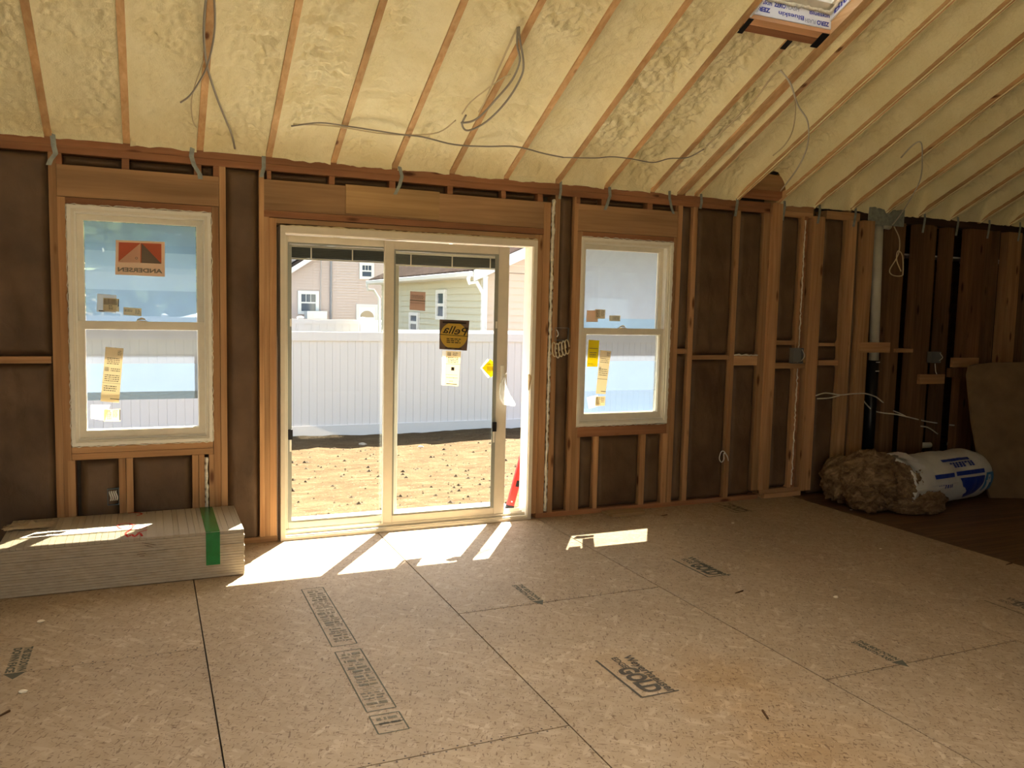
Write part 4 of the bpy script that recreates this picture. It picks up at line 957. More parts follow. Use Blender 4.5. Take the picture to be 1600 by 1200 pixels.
MB().tube([(X(500, 470, yA), yA-.08, 1.0), (X(501, 440, yA), yA-.08, 3.0), (X(501.5, 400, yA), yA-.08, 7.0)], .02, 5, smooth=0).build('cable', plain('house cable', (.4, .38, .38), .5), hA)
# gable roof of A: left rake rises to the right
pe = B(446, 424, 1, yA-.4); pk = B(480, 403, 1, yA-.4); slp = (pk[2]-pe[2])/(pk[0]-pe[0])
xm = (xa0+xa1)/2
def rf(x): return pe[2]+slp*(x-pe[0])
MB().hexa([(pe[0]-1, yA-.45, rf(pe[0]-1)-.22), (pe[0]+6, yA-.45, rf(pe[0]+6)-.22), (pe[0]+6, yA-.38, rf(pe[0]+6)-.22), (pe[0]-1, yA-.38, rf(pe[0]-1)-.22), (pe[0]-1, yA-.45, rf(pe[0]-1)), (pe[0]+6, yA-.45, rf(pe[0]+6)), (pe[0]+6, yA-.38, rf(pe[0]+6)), (pe[0]-1, yA-.38, rf(pe[0]-1))]).build('rake_board', TRIMW, hA)
MB().hexa([(pe[0]-1, yA-.4, rf(pe[0]-1)+.0), (pe[0]+6, yA-.4, rf(pe[0]+6)+.0), (pe[0]+6, yA+8, rf(pe[0]+6)+1.2), (pe[0]-1, yA+8, rf(pe[0]-1)+1.2), (pe[0]-1, yA-.4, rf(pe[0]-1)+.12), (pe[0]+6, yA-.4, rf(pe[0]+6)+.12), (pe[0]+6, yA+8, rf(pe[0]+6)+1.4), (pe[0]-1, yA+8, rf(pe[0]-1)+1.4)]).build('roof', SHING, hA)
box('air_conditioner', TRIMW, hA, X(478, 490, yA-.5), X(509, 490, yA-.5), yA-.8, yA-.1, Z(490, 498, yA-.5), Z(490, 486, yA-.5))
# house B, gable front to the viewer, eave along the left side
xB, yB0, yB1, zE = 6.72, 13.4, 23.0, 2.36
hB = thing('house', 'single storey yellowish sided house with brown shingle roof and gutter', 'house', (10.5, 18, GZ))
xR = 17.0; xm = (xB+xR)/2; pr = .45
siding(GREENS, hB, yB0, yB1, GZ, zE+.1, xB, .17, 'y', -1)
siding(PEACH, hB, xB, xR, GZ, zE+.1, yB0, .17)
mb = MB(); lap = .17; z = zE+.1
while z < zE+pr*(xm-xB):
    xx0 = xB+(z-zE)/pr; z2 = z+lap; mb.add([(xx0, yB0-.016, z), (xR-(z-zE)/pr, yB0-.016, z), (xR-(z2-zE)/pr, yB0, z2), (xB+(z2-zE)/pr, yB0, z2)], [(0, 1, 2, 3)]); z = z2
mb.build('siding', PEACH, hB)
box('wall', GREENS, hB, xB+.02, xR, yB0+.02, yB1, GZ, zE)
e0 = xB-.40
for sgn, xe in ((1, e0), (-1, xR+.4)):
    MB().hexa([(xe, yB0-.35, zE-.02), (xm, yB0-.35, zE+pr*(xm-e0)-.02), (xm, yB1+.3, zE+pr*(xm-e0)-.02), (xe, yB1+.3, zE-.02), (xe, yB0-.35, zE+.12), (xm, yB0-.35, zE+pr*(xm-e0)+.12), (xm, yB1+.3, zE+pr*(xm-e0)+.12), (xe, yB1+.3, zE+.12)]).build('roof', SHING, hB)
    MB().hexa([(xe, yB0-.38, zE-.16), (xm, yB0-.38, zE+pr*(xm-e0)-.16), (xm, yB0-.34, zE+pr*(xm-e0)-.16), (xe, yB0-.34, zE-.16), (xe, yB0-.38, zE+.10), (xm, yB0-.38, zE+pr*(xm-e0)+.10), (xm, yB0-.34, zE+pr*(xm-e0)+.10), (xe, yB0-.34, zE+.10)]).build('rake_board', TRIMW, hB)
box('soffit', TRIMW, hB, e0, xB, yB0-.3, yB1+.3, zE-.06, zE-.04)
MB().box(e0-.11, e0, yB0-.35, yB1+.3, zE-.05, zE+.07).build('gutter', TRIMW, hB, bevel=.02)
MB().tube([(e0-.06, yB1+.2, zE-.05), (e0-.05, yB1+.2, zE-.25), (xB-.05, yB1+.2, zE-.55), (xB-.05, yB1+.2, GZ)], .05, 8, smooth=2).build('downspout', TRIMW, hB)
MB().tube([(e0-.06, yB0-.2, zE-.05), (e0-.05, yB0-.2, zE-.2), (xB-.04, yB0-.08, zE-.45), (xB-.04, yB0-.08, GZ)], .05, 8, smooth=2).build('downspout', TRIMW, hB)
box('corner_board', TRIMW, hB, xB-.03, xB+.09, yB0-.04, yB0+.1, GZ, zE)
def swin(pa, pb, zt, zb):
    ya, yb = sorted((B(pa, 480, 0, xB)[1], B(pb, 480, 0, xB)[1])); z1, z0 = B((pa+pb)/2, zt, 0, xB)[2], B((pa+pb)/2, zb, 0, xB)[2]
    f = MB().box(xB-.09, xB-.01, ya, ya+.12, z0, z1).box(xB-.09, xB-.01, yb-.12, yb, z0, z1).box(xB-.09, xB-.01, ya+.12, yb-.12, z1-.10, z1).box(xB-.09, xB-.01, ya+.12, yb-.12, z0, z0+.10).build('window', TRIMW, hB)
    box('pane', DGL, f, xB-.055, xB-.045, ya+.12, yb-.12, z0+.1, z1-.1); box('meeting_rail', TRIMW, f, xB-.08, xB-.056, ya+.12, yb-.12, (z0+z1)/2-.04, (z0+z1)/2+.04)
swin(685, 699, 453, 500); swin(643, 657, 488, 520)
# window on the gable front
box('window', TRIMW, hB, 9.6, 10.8, yB0-.06, yB0-.01, .4, 1.9)
# garage seen in the first window
hD = thing('garage', 'low grey roofed garage seen through the left window', 'garage', (-2.6, 27, GZ))
gx0, gx1 = X(250, 480, 26), X(345, 480, 26)
zg = Z(310, 512, 26)
box('wall', TRIMW, hD, gx0, gx1+2, 26, 31, GZ, zg)
gm = (gx0+gx1)/2+1
MB().prism([(gx0-.3, zg), (gx1+2.3, zg), (gm+1, Z(310, 474, 26))], 1, 25.8, 31).build('roof', plain('grey roof', (.48, .46, .46), .8), hD)
# trees
LEAF = [plain('leaf green dark', (.05, .10, .03), .6), plain('leaf green mid', (.12, .20, .05), .6), plain('leaf green light', (.45, .50, .18), .6)]
BARK = plain('bark', (.10, .07, .05), .9, noise=.3)
def tree(lb, x, y, h, r, seed, n=900, ls=.16):
    t = thing('tree', lb, 'tree', (x, y, GZ), 'trees behind the far houses'); rr = np.random.default_rng(seed)
    MB().tube([(x, y, GZ), (x+.1, y, GZ+h*.4), (x-.1, y+.1, GZ+h*.75)], [.22, .15, .06], 8).build('trunk', BARK, t, smooth=True)
    for k in range(5):
        a = rr.uniform(0, 6.28); MB().tube([(x, y, GZ+h*.35), (x+math.cos(a)*r*.4, y+math.sin(a)*r*.4, GZ+h*.6), (x+math.cos(a)*r*.75, y+math.sin(a)*r*.75, GZ+h*.8)], [.09, .05, .02], 6).build('branch', BARK, t)
    V = [[], [], []]
    blobs = [(rr.uniform(-r*.7, r*.7), rr.uniform(-r*.6, r*.6), rr.uniform(.16, .95)*h, rr.uniform(.3, .5)*r) for _ in range(24)]
    for k in range(n):
        bx, by, bz, br = blobs[k % 24]; v = rr.normal(size=3); v /= np.linalg.norm(v); c = np.array([x+bx, y+by, GZ+bz])+v*br*rr.uniform(.6, 1)
        a = rr.normal(size=3); a /= np.linalg.norm(a); b2 = np.cross(a, rr.normal(size=3)); b2 /= np.linalg.norm(b2)
        q_ = int(rr.integers(0, 3)); V[q_].append([c-a*ls-b2*ls*.6, c+a*ls-b2*ls*.6, c+a*ls+b2*ls*.6, c-a*ls+b2*ls*.6])
    for q_ in range(3):
        mb = MB()
        for vs in V[q_]: mb.add(vs, [(0, 1, 2, 3)])
        tag(mb.build('foliage', LEAF[q_], t), kind='stuff')
tree('tall leafy tree behind the garage seen in the left window', -.2, 36, 12, 3.2, 1, 2600, .28); tree('broad green tree at the far left outside', -6.4, 38, 11, 2.9, 2, 2400, .3)
tree('small tree right of the garage, tops showing over it', 5.8, 44, 11, 3.4, 3, 2000, .28); tree('distant tree left of the garage outside the left window', -3.0, 49, 13, 3.8, 4, 2000, .3)

# ================================================================== THINGS INSIDE
# ---- stack of boards
sx0, sx1, sy0, sy1, sh = -1.515, -.293, -.638, -.022, .266
bs_ = thing('board_stack', 'shrink wrapped stack of pale boards with green tape below the left window', 'boards', ((sx0+sx1)/2, (sy0+sy1)/2, 0))
def m_board():
    m, nt, b = newmat('pale board'); n = N(nt, 'ShaderNodeTexNoise', Scale=1.0, Detail=5.0); L(nt, coords(nt, (14, 1.2, 6)), n.inputs[0])
    col = ramp(nt, n.outputs[0], [(.3, (.36, .30, .21)), (.5, (.41, .35, .26)), (.75, (.45, .39, .30))])
    n2 = N(nt, 'ShaderNodeTexNoise', Scale=3.0, Detail=3.0); L(nt, coords(nt, (1, 1, 1)), n2.inputs[0])
    col = mixc(nt, ramp(nt, n2.outputs[0], [(.5, 0.), (.75, .5)]), col, (.42, .35, .26))
    L(nt, col, b.inputs['Base Color']); b.inputs['Roughness'].default_value = .5; b.inputs['Coat Weight'].default_value = .25; b.inputs['Coat Roughness'].default_value = .25; return m
BOARD = m_board(); nb = 17
for k in range(nb):
    z0 = .004+k*(sh-.004)/nb; j = random.uniform(-.003, .003); j2 = random.uniform(-.004, .004)
    box('board', BOARD, bs_, sx0+j2, sx1+j, sy0+random.uniform(-.002, .002), sy1+j2, z0+.0006, z0+(sh-.004)/nb-.0006) if k < nb-1 else None
zt = sh; x = sx0; zc = .004+(nb-1)*(sh-.004)/nb
while x < sx1-.01:       # top layer: narrow boards side by side
    wd = random.choice([.028, .034, .040, .05]); x2 = min(x+wd, sx1)
    box('board', BOARD, bs_, x+.0008, x2-.0008, sy0+.001, sy1-.001, zc+.0006, zt-random.uniform(0, .0015)); x = x2
GREENT = plain('green tape', (.005, .17, .03), .25, spec=.6, noise=.15)
xt0, xt1 = X(320, 830, sy0), X(345, 830, sy0)-.012
mb = MB(); cx = (X(321, 830, sy0)+X(344, 830, sy0))/2; hw = (X(343, 830, sy0)-X(321, 830, sy0))/2
mb.ribbon([(cx, sy1-.002, zt+.001), (cx, sy0+.01, zt+.0015), (cx, sy0-.003, zt-.004), (cx, sy0-.0045, .18), (cx, sy0-.005, .12), (cx, sy0-.007, Z(333, 882, sy0))], (hw, 0, 0), (0, -.0004, .0006)); mb.build('tape', GREENT, bs_)
REDP = m_ink('red marking', (.50, .03, .02), .95)
RT = []
def on_top(px, py): p = B(px, py, 2, zt); return (p[0], p[1], zt+.0022)
for pts_, r_ in (([(210, 822), (202, 818), (189, 819), (184, 822), (190, 826), (207, 822)], .005), ([(209, 820), (206, 826), (196, 833)], .006), ([(212, 828), (229, 824)], .004), ([(214, 833), (230, 828)], .004),
    ([(196, 834), (200, 839), (206, 835), (210, 839), (218, 833), (222, 838)], .006), ([(200, 802), (212, 801), (222, 803), (214, 806)], .005)):
    mb = MB().tube([on_top(*q_) for q_ in pts_], r_, 6)
    mb.v = [(v[0], v[1], zt+.0012+(v[2]-zt-.0022)*.12) for v in mb.v]
    mb.build('red_marking', REDP, bs_)
mb = MB()
for (a, b_, c, d_) in ((222, 848, 244, 851), (214, 866, 228, 864), (218, 869, 226, 868), (226, 852, 240, 855), (216, 862, 224, 861)):
    mb.ribbon([(X(a, b_, sy0), sy0-.004, Z(a, b_, sy0)), (X(c, d_, sy0), sy0-.004, Z(c, d_, sy0))], (0, 0, .0015), (0, -.0004, 0))
mb.build('printed_mark', plain('brown print', (.16, .11, .07), .7), bs_)
WRAP = sheer('shrink wrap', (.96, .96, .94), .06, 'film', (.9, .88, .84))
# crumpled scrap on top
mb = MB(); r2 = random.Random(5); ctr = np.array(on_top(45, 824)); vs = []
n, m_ = 12, 9
P = np.zeros((n, m_, 3)); 
for i in range(n):
    for k in range(m_):
        u, v = i/(n-1)-.5, k/(m_-1)-.5
        P[i, k] = (ctr[0]+u*.24+r2.uniform(-.012, .012), ctr[1]+v*.14+r2.uniform(-.012, .012), zt+.004+abs(r2.gauss(0, .014))*(1-2*max(abs(u), abs(v)))**.5+.004)
o = gridmesh(P, 'plastic_scrap', plain('crumpled tan plastic', (.45, .36, .24), .35, spec=.5), None, False, (float(ctr[0]), float(ctr[1]), zt)); tag(o, 'crumpled tan plastic scrap lying on the board stack', 'scrap')

# ---- insulation bag and torn batts
def deform_cyl(c0, c1, rad, nl, na, fn):
    c0, c1 = np.array(c0, float), np.array(c1, float); ax = (c1-c0); Ln = np.linalg.norm(ax); ax /= Ln
    n1 = np.cross(ax, [0, 0, 1.]); n1 /= np.linalg.norm(n1); n2 = np.cross(n1, ax)
    P = np.zeros((nl, na+1, 3))
    for i in range(nl):
        s = i/(nl-1)
        for k in range(na+1):
            a = 2*math.pi*(k % na)/na; r = rad*fn(s, a); P[i, k] = c0+(c1-c0)*s+n1*math.cos(a)*r+n2*math.sin(a)*r
    return P, n1, n2
zc0 = .222
bc0 = np.array([4.72, -.66, zc0]); bc1 = np.array([5.90, -.52, zc0])
bagL = thing('insulation_bag', 'long white plastic bag of insulation with blue print, lying beside the leaning board', 'bag', (5.3, -.35, 0))
RB = .222
def fb(s, a):
    e = 1.0 if .0 < s < .93 else max(.12, math.sqrt(max(0, 1-((s-.93)/.07)**2)))
    e *= 1-.25*max(0, (s-.8)/.2)**2
    n_ = float(fbm(np.array([s*6.]), np.array([a*1.1]), 3, 11)[0])-.5; n2_ = float(fbm(np.array([s*25.]), np.array([a*3]), 2, 15)[0])-.5
    return e*(1+.10*n_+.03*n2_)*(1+.05*math.cos(2*a))
P, n1, n2 = deform_cyl(bc0, bc1, RB, 120, 96, fb)
P[:, :, 2] = np.maximum(P[:, :, 2], .004)
BAGW = plain('white bag plastic', (.60, .59, .55), .35, spec=.4, noise=.08, nscale=6)
gridmesh(P, 'bag_skin', BAGW, bagL)
BLUE = plain('dark blue print', (.012, .035, .26), .35); LBLUE = plain('light blue print', (.04, .20, .42), .35)
# printed fields follow the skin, from a pixel region on the bag: parametrise by s and angle
def on_bag(s, a, off=.007):
    f = fb(s, a)*RB+off; p = bc0+(bc1-bc0)*s+n1*math.cos(a)*f+n2*math.sin(a)*f; p[2] = max(p[2], .003); return p
def bag_patch(s0, s1, a0, a1, mat, name, shape=None, ns=40, na=30):
    P = np.zeros((ns, na, 3))
    for i in range(ns):
        for k in range(na):
            v = k/(na-1); u = i/(ns-1); aa = a0+(a1-a0)*v
            lo, hi = (0, 1) if shape is None else shape(v)
            P[i, k] = on_bag(s0+(s1-s0)*(lo+(hi-lo)*u), aa)
    return gridmesh(P, name, mat, bagL)
# find which angle faces the viewer: n1 points toward -y side
ang_front = 0.0 if (n1[1] < 0) else math.pi
sg = 1 if ang_front == 0.0 else -1
def A(t): return ang_front+sg*t       # t = angle above the horizontal on the viewer's side (radians)
bag_patch(.38, .70, A(.92), A(.80), BLUE, 'blue_band'); bag_patch(.22, .44, A(.36), A(.21), BLUE, 'blue_band'); bag_patch(.47, .79, A(.38), A(.23), BLUE, 'blue_band')
bag_patch(.49, .79, A(.14), A(-.72), BLUE, 'blue_emblem', lambda v: (.05+.36*v, 1-.5*v**2.2))
bag_patch(.81, .955, A(.22), A(-.50), LBLUE, 'light_blue_field', lambda v: (.0-.25*v, 1))
bag_patch(.83, .875, A(.14), A(-.16), BAGW, 'white_label')
mb = MB(); r2 = random.Random(2)
def bag_text(body, s0, s1, t0, hh, bold):
    a_, fs = textmesh(body, 1, 0, bold); x0, x1 = a_[:, 0].min(), a_[:, 0].max()
    mb.add([on_bag(s0+(s1-s0)*(v[0]-x0)/(x1-x0), A(t0+hh*v[1]/.7), .006) for v in a_], fs)
for k in range(8):
    s0 = .44+k*.034
    for j in range(3):
        if r2.random() < .85: 
            aa = .53+j*.07; mb.add([on_bag(s0, A(aa), .009), on_bag(s0+.026, A(aa), .009), on_bag(s0+.026, A(aa+.062), .009), on_bag(s0, A(aa+.062), .009)], [(0, 1, 2, 3)])
mb.build('blocky_print', BLUE, bagL); mb = MB()
for k in range(7):
    s0 = .25+k*.024
    mb.add([on_bag(s0, A(-.14), .009), on_bag(s0+.013, A(-.14), .009), on_bag(s0+.016, A(-.02), .009), on_bag(s0+.003, A(-.02), .009)], [(0, 1, 2, 3)])
mb.build('blocky_print', BLUE, bagL)
# gathered end and torn flap
mb = MB(); e = bc1+(bc1-bc0)*.0
pk_ = np.array(B(1550, 738, 1, -.46)); mb.tube([bc1+np.array([-.12, -.02, .10]), bc1+np.array([-.01, -.03, .09]), pk_], [.05, .03, .018], 9); mb.build('knotted_end', plain('bag end', (.55, .52, .46), .4), bagL, smooth=True)
P = np.zeros((14, 6, 3))
for i in range(14):
    for k in range(6):
        t_ = 1.9-i*.10; q_ = on_bag(.02+.022*k+.02*math.sin(i*1.7), A(t_), .012+.016*abs(math.sin(i*2.1+k))); P[i, k] = q_
gridmesh(P, 'torn_flap', plain('torn white plastic', (.60, .60, .60), .3, spec=.5), bagL)
# brown fibre batts spilling out
def m_fiber():
    m, nt, b = newmat('brown fibreglass'); n = N(nt, 'ShaderNodeTexNoise', Scale=1.0, Detail=8.0, Roughness=.7, Distortion=.8); L(nt, coords(nt, (7, 16, 16), (0, .5, .2)), n.inputs[0])
    L(nt, ramp(nt, n.outputs[0], [(.32, (.08, .045, .02)), (.5, (.22, .14, .07)), (.66, (.36, .24, .13))]), b.inputs['Base Color']); b.inputs['Roughness'].default_value = .95
    bump(nt, b, n.outputs[0], 1.0, .03); return m
FIB = m_fiber()
fibt = thing('fiberglass_batt', 'torn brown fibreglass batts spilling from the open end of the bag', 'insulation', (4.5, -.55, 0))
def lump(c, rx, ry, rz, yaw, seed, name='batt_layer', nu=170, nv=90, fold=.07):
    U, V = np.meshgrid(np.linspace(0, 2*math.pi, nu), np.linspace(.02, math.pi-.02, nv), indexing='ij')
    se = lambda w_, p: np.sign(w_)*np.abs(w_)**p
    dx, dy_, dz = se(np.cos(U), .8)*np.sin(V)**.8, se(np.sin(U), .8)*np.sin(V)**.8, se(np.cos(V), .8)
    # layered folds across one tilted direction
    s = dx*1.0+dz*.9+dy_*.4
    f1 = fbm(dx*2+10, dy_*2+dz*2+seed*3+10, 3, seed); f1[-1] = f1[0]
    rid = 1-np.abs(2*(vnoise(s*4.5+f1*2.5+20, dy_*1.2+20, seed)))+0; rid = -np.abs(np.sin((s*5+f1*5)))
    rid2 = fbm(s*14+f1*4+30, dy_*5+dz*5+30, 3, seed+3); rid2[-1] = rid2[0]
    r = 1+.35*(f1-.5)+fold*4*(rid+.6)*.35+.22*(rid2-.5)+.10*(fbm(s*40+f1*9+30, dy_*9+dz*9+30, 2, seed+8)-.5)*np.clip(np.minimum(np.arange(nu), nu-1-np.arange(nu))/6, 0, 1)[:, None]
    x, y, z = dx*rx*r, dy_*ry*r, dz*rz*r
    cy_, sy_ = math.cos(yaw), math.sin(yaw)
    P = np.stack([c[0]+x*cy_-y*sy_, c[1]+x*sy_+y*cy_, np.maximum(c[2]+z, .003)], -1); P[-1] = P[0]
    return gridmesh(P, name, FIB, fibt)
lump((4.64, -.54, .225), .22, .24, .225, .2, 1); lump((4.58, -.36, .19), .17, .2, .19, .8, 2); lump((4.88, -.80, .085), .26, .10, .11, -.2, 3); lump((4.74, -.44, .26), .17, .20, .18, 0, 4); lump((4.53, -.60, .12), .15, .14, .13, .3, 5); lump((4.78, -.66, .215), .12, .21, .20, .1, 6)
# loose fluff bits
# ---- leaning board
lb0 = B(1536, 778, 2, 0); lb1 = B(1600, 779, 2, 0); dv = (lb1-lb0)/np.linalg.norm(lb1-lb0); dv = np.array([dv[0], -abs(dv[1])*.9, 0]); dv /= np.linalg.norm(dv)
zl = 1.18; up_ = np.array([0.0, .26, zl]); nrm = np.array([0, 0.02, 0])
BRD = plain('brown fibreboard', (.19, .125, .065), .75, noise=.2, nscale=7)
mb = MB(); p0 = lb0+0; p1 = lb0+dv*1.0
def outline(u, v): return p0+dv*u+up_*v
pts = [(0.07, 0), (1.1, 0), (1.1, 1.02), (.25, 1.0), (.10, .985), (.03, .97), (.0, .9), (-.01, .55), (.015, .2)]
n = len(pts); mb.add([outline(*q_) for q_ in pts]+[outline(*q_)+nrm for q_ in pts], [tuple(range(n)), tuple(range(2*n-1, n-1, -1))]+[(i, i+n, (i+1) % n+n, (i+1) % n) for i in range(n)])
tag(mb.build('leaning_board', BRD, None, own=True), 'brown fibreboard sheet leaning on the dark studs right of the bag', 'board')
# ---- white pipe
pp = thing('drain_pipe', 'white vertical vent pipe in the stud bay right of the posts', 'pipe', (X(1366, 500, .05), .05, 1.2))
xa, xb = X(1372, 400, .05), X(1365, 560, .05)
MB().tube([(X(1372.5, 352, .05), .05, Z(1372, 351, .05)), (X(1365, 562, .05), .05, Z(1365, 563, .05))], .043, 20, smooth=0).build('pipe', PVC, pp, smooth=True)
BL = plain('black abs', (.008, .008, .008), .35)
MB().tube([(xb, .05, Z(1365, 563, .05)), (xb, .05, .05)], .05, 16, smooth=0).build('black_pipe', BL, pp, smooth=True)
for py in (566, 580): MB().tube([(xb-.02, -.002, Z(1362, py, .0)), (xb+.02, -.002, Z(1362, py, .0))], .005, 6, smooth=0).build('size_mark', WHITEC, pp)
MB().tube([(X(1380, 352, .05), .05, Z(1380, 352, .05)), (X(1390, 350, .05), .05, Z(1390, 354, .05))], .03, 10, smooth=0).build('elbow', PVC, pp, smooth=True)
for k, (a, b_, lb) in enumerate([((1438, 696), (1462, 695), 'short white pipe stub behind the bag, left one'), ((1483, 694), (1508, 696), 'short white pipe stub behind the bag, right one')]):
    o = MB().tube([B(*a, 1, .08), B(*b_, 1, .08)], .028, 12, smooth=0).build('pipe_stub', PVC, None, smooth=True, own=True); tag(o, lb, 'pipe', 'white pipe stubs behind the bag')
o = MB().tube([B(1486, 668, 1, .1), B(1484, 690, 1, .1)], .018, 10, smooth=0).build('pipe_stub', PVC, None, smooth=True, own=True); tag(o, 'thin upright white pipe between old studs behind the bag', 'pipe', 'white pipe stubs behind the bag')
# ---- electrical boxes
def ebox(px0, py0, px1, py1, y, mat, lb, wires=0):
    a = B(px0, py1, 1, y); b_ = B(px1, py0, 1, y); t = thing('electrical_box', lb, 'electrical box', ((a[0]+b_[0])/2, y, a[2]), 'electrical boxes on the studs')
    frame_ring(MB(), a[0], b_[0], a[2], b_[2], .004, y, y+.05).build('box_body', mat, t); box('box_back', mat, t, a[0], b_[0], y+.046, y+.05, a[2], b_[2])
    if wires == 0:
        box('cover_plate', mat, t, a[0]-.004, b_[0]-.03, y-.004, y-.001, a[2]+.01, b_[2]-.005)
        MB().tube([(b_[0]-.025, y-.005, b_[2]-.01), (b_[0]-.005, y-.02, (a[2]+b_[2])/2), (b_[0]-.03, y-.006, a[2]+.02)], .004, 6).build('wire', CABLE, t)
    for k in range(wires):
        x = a[0]+.015+(b_[0]-a[0]-.03)*k/max(1, wires-1); MB().tube([(x, y+.03, b_[2]-.02), (x-.003, y-.006, b_[2]-.02), (x+.006, y-.012, (a[2]+b_[2])/2), (x+.003, y, a[2]+.03), (x, y+.03, a[2]+.03)], .004, 6).build('wire', WHITEC, t, smooth=True)
    return t
ebox(1239, 544, 1256, 568, -.045, BOXG, 'grey steel electrical box on the stud block right of the tall post')
ebox(1455, 550, 1471, 567, -.03, BOXG, 'dim grey electrical box high among the old dark studs')
ebox(168, 763, 186, 790, -.008, BOXB, 'dark box with white wires below the left window', 4)
ebox(867, 512, 889, 532, .0, BOXG, 'small box above the wire coils right of the door', 1)
# ---- cables
def cable(lb, pts, r, mat, name='cable', grp='loose cables', sm=5):
    o = MB().tube(pts, r, 8, smooth=sm).build(name, mat, None, smooth=True, own=True); return tag(o, lb, 'cable', grp)
def oc(L_, drop=.03): return [tuple(onceil(a, b_, dd if dd is not None else drop)) for a, b_, *r_ in L_ for dd in [r_[0] if r_ else drop]]
cable('grey cable hanging from the third rafter and ending near the plate', oc([(323, -12), (319, 30), (319, 65), (324, 105), (338, 150), (352, 185), (362, 210), (367, 232, .0)], .05), .006, CABLEG)
cable('grey cable crossing over the third rafter to the left', oc([(334, -12), (336, 30), (333, 65), (323, 105), (310, 130), (296, 150), (282, 160)], .055), .005, CABLEG)
cable('pale cable bowed beside the foot of the third rafter', oc([(318, 95, .02), (303, 140, .02), (299, 165, .02), (302, 190, .01), (307, 199, .0)], .02), .004, CABLEY)
mbs = oc([(811, 42, .0), (812, 60), (818, 100), (812, 125), (790, 160), (760, 190), (732, 204), (722, 195), (728, 180)], .05)
cable('outer loop of grey cable hanging from the ceiling foam', mbs, .006, CABLEG)
cable('inner loop of grey cable hanging from the ceiling foam', oc([(809, 42, .0), (808, 70), (812, 95), (800, 125), (775, 155), (752, 180), (736, 190), (720, 192)], .06), .006, CABLEG)
cable('third strand of the hanging cable loop, left side', oc([(808, 44, .0), (796, 70), (780, 105), (757, 160), (748, 175)], .03), .005, CABLEY)
cable('short thin strand crossing the hanging cable loop', oc([(798, 116, .03), (785, 122, .03), (760, 140, .03), (735, 160, .02), (722, 178, .02)], .02), .004, CABLEY)
cable('cable run across the foam from the fifth to the seventh rafter', oc([(455, 197, .012), (500, 192, .012), (540, 197, .015), (580, 203, .02), (625, 210, .025), (660, 214, .03), (710, 226, .02), (760, 229, .02), (805, 229, .02), (850, 240, .02), (880, 246, .02)], .02), .005, CABLEG)
cable('second cable run beside the first across the foam', oc([(458, 194, .008), (520, 197, .01), (590, 208, .02), (640, 211, .025), (685, 207, .015), (712, 188, .01)], .02), .004, CABLEY)
cable('thin cable run in the foam from the eighth to the tenth rafter', oc([(880, 246, .015), (930, 247, .02), (955, 245, .02), (985, 248, .02), (1020, 254, .02), (1045, 248, .02), (1075, 246, .02), (1100, 233, .02)], .02), .004, CABLEG)
cable('pale cable lying along the doubled rafter to its hole', oc([(1104, 228, .02), (1140, 195, .03), (1180, 155, .03), (1200, 128, .03), (1213, 113, .03), (1221, 110, .02)], .03), .005, CABLEY)
cable('pale cable drooping from the doubled rafter to the blocking', oc([(1219, 110, .03), (1235, 130, .08), (1247, 165, .10), (1262, 190, .12), (1262, 225, .12), (1248, 260, .1), (1220, 298, .02)], .1), .005, CABLE)
cable('short foam covered cable curving down beside the ceiling strand', oc([(1222, 111, .03), (1238, 140, .05), (1243, 170, .05), (1238, 205, .05), (1225, 228, .03), (1208, 243, .01)], .05), .004, CABLEY)
hc = [(1408, 246, .03), (1425, 228, .05), (1438, 222, .06), (1441, 240, .08), (1438, 280, .12), (1420, 315, .15), (1400, 345, .12), (1382, 364, .05)]
cable('long pale cable dropping from the right ceiling to the white pipe', oc(hc, .1), .005, CABLE)
yk = -.02
def wp(a, b_, y=yk): return tuple(B(a, b_, 1, y))
cable('pale cable with a triangular loop hanging before the dark studs', [wp(1397, 354), wp(1405, 372), wp(1405, 392), wp(1400, 405), wp(1390, 422), wp(1395, 430), wp(1408, 431), wp(1411, 425), wp(1410, 400), wp(1404, 392), wp(1401, 398), wp(1402, 410), wp(1408, 424)], .005, CABLEY)
cable('upper white cable threaded through the right studs', [wp(1275, 618), wp(1290, 614), wp(1312, 617), wp(1325, 616), wp(1337, 615), wp(1352, 615), wp(1368, 620), wp(1380, 629)], .006, CABLE)
cable('lower white cable threaded through the right studs', [wp(1277, 623), wp(1295, 622), wp(1312, 618)], .006, CABLE)
cable('white cable sagging between the dark studs behind the bag', [wp(1349, 626, .02), wp(1362, 640, .02), wp(1378, 645, .02), wp(1397, 647, .02), wp(1420, 652, -.01), wp(1445, 658, .02), wp(1464, 661, .02)], .006, CABLE)
cable('second white cable lower behind the bag', [wp(1396, 642, .02), wp(1414, 650, .02), wp(1432, 664, .02), wp(1450, 668, .02), wp(1465, 678, .02)], .006, CABLE)
cable('short white cable low between old studs near the leaning board', [wp(1484, 664, .03), wp(1500, 665, .03), wp(1512, 664, .03)], .006, CABLE)
cable('curved pale cable rising from the right pipe stub', [wp(1493, 690, .03), wp(1500, 675, .03), wp(1512, 663, .03)], .006, CABLE)
cable('thin cable below the dim electrical box', [wp(1461, 568), wp(1462, 580), wp(1464, 585)], .004, CABLE)
cable('small white cable loop on the stud bay right of the second window', [wp(1137, 715, -.004), wp(1132, 706, -.012), wp(1127, 706, -.016), wp(1124, 716, -.016), wp(1127, 722, -.016), wp(1131, 718, -.016), wp(1131, 708, -.012), wp(1136, 712, -.01), wp(1138, 720, -.004)], .004, WHITEC)
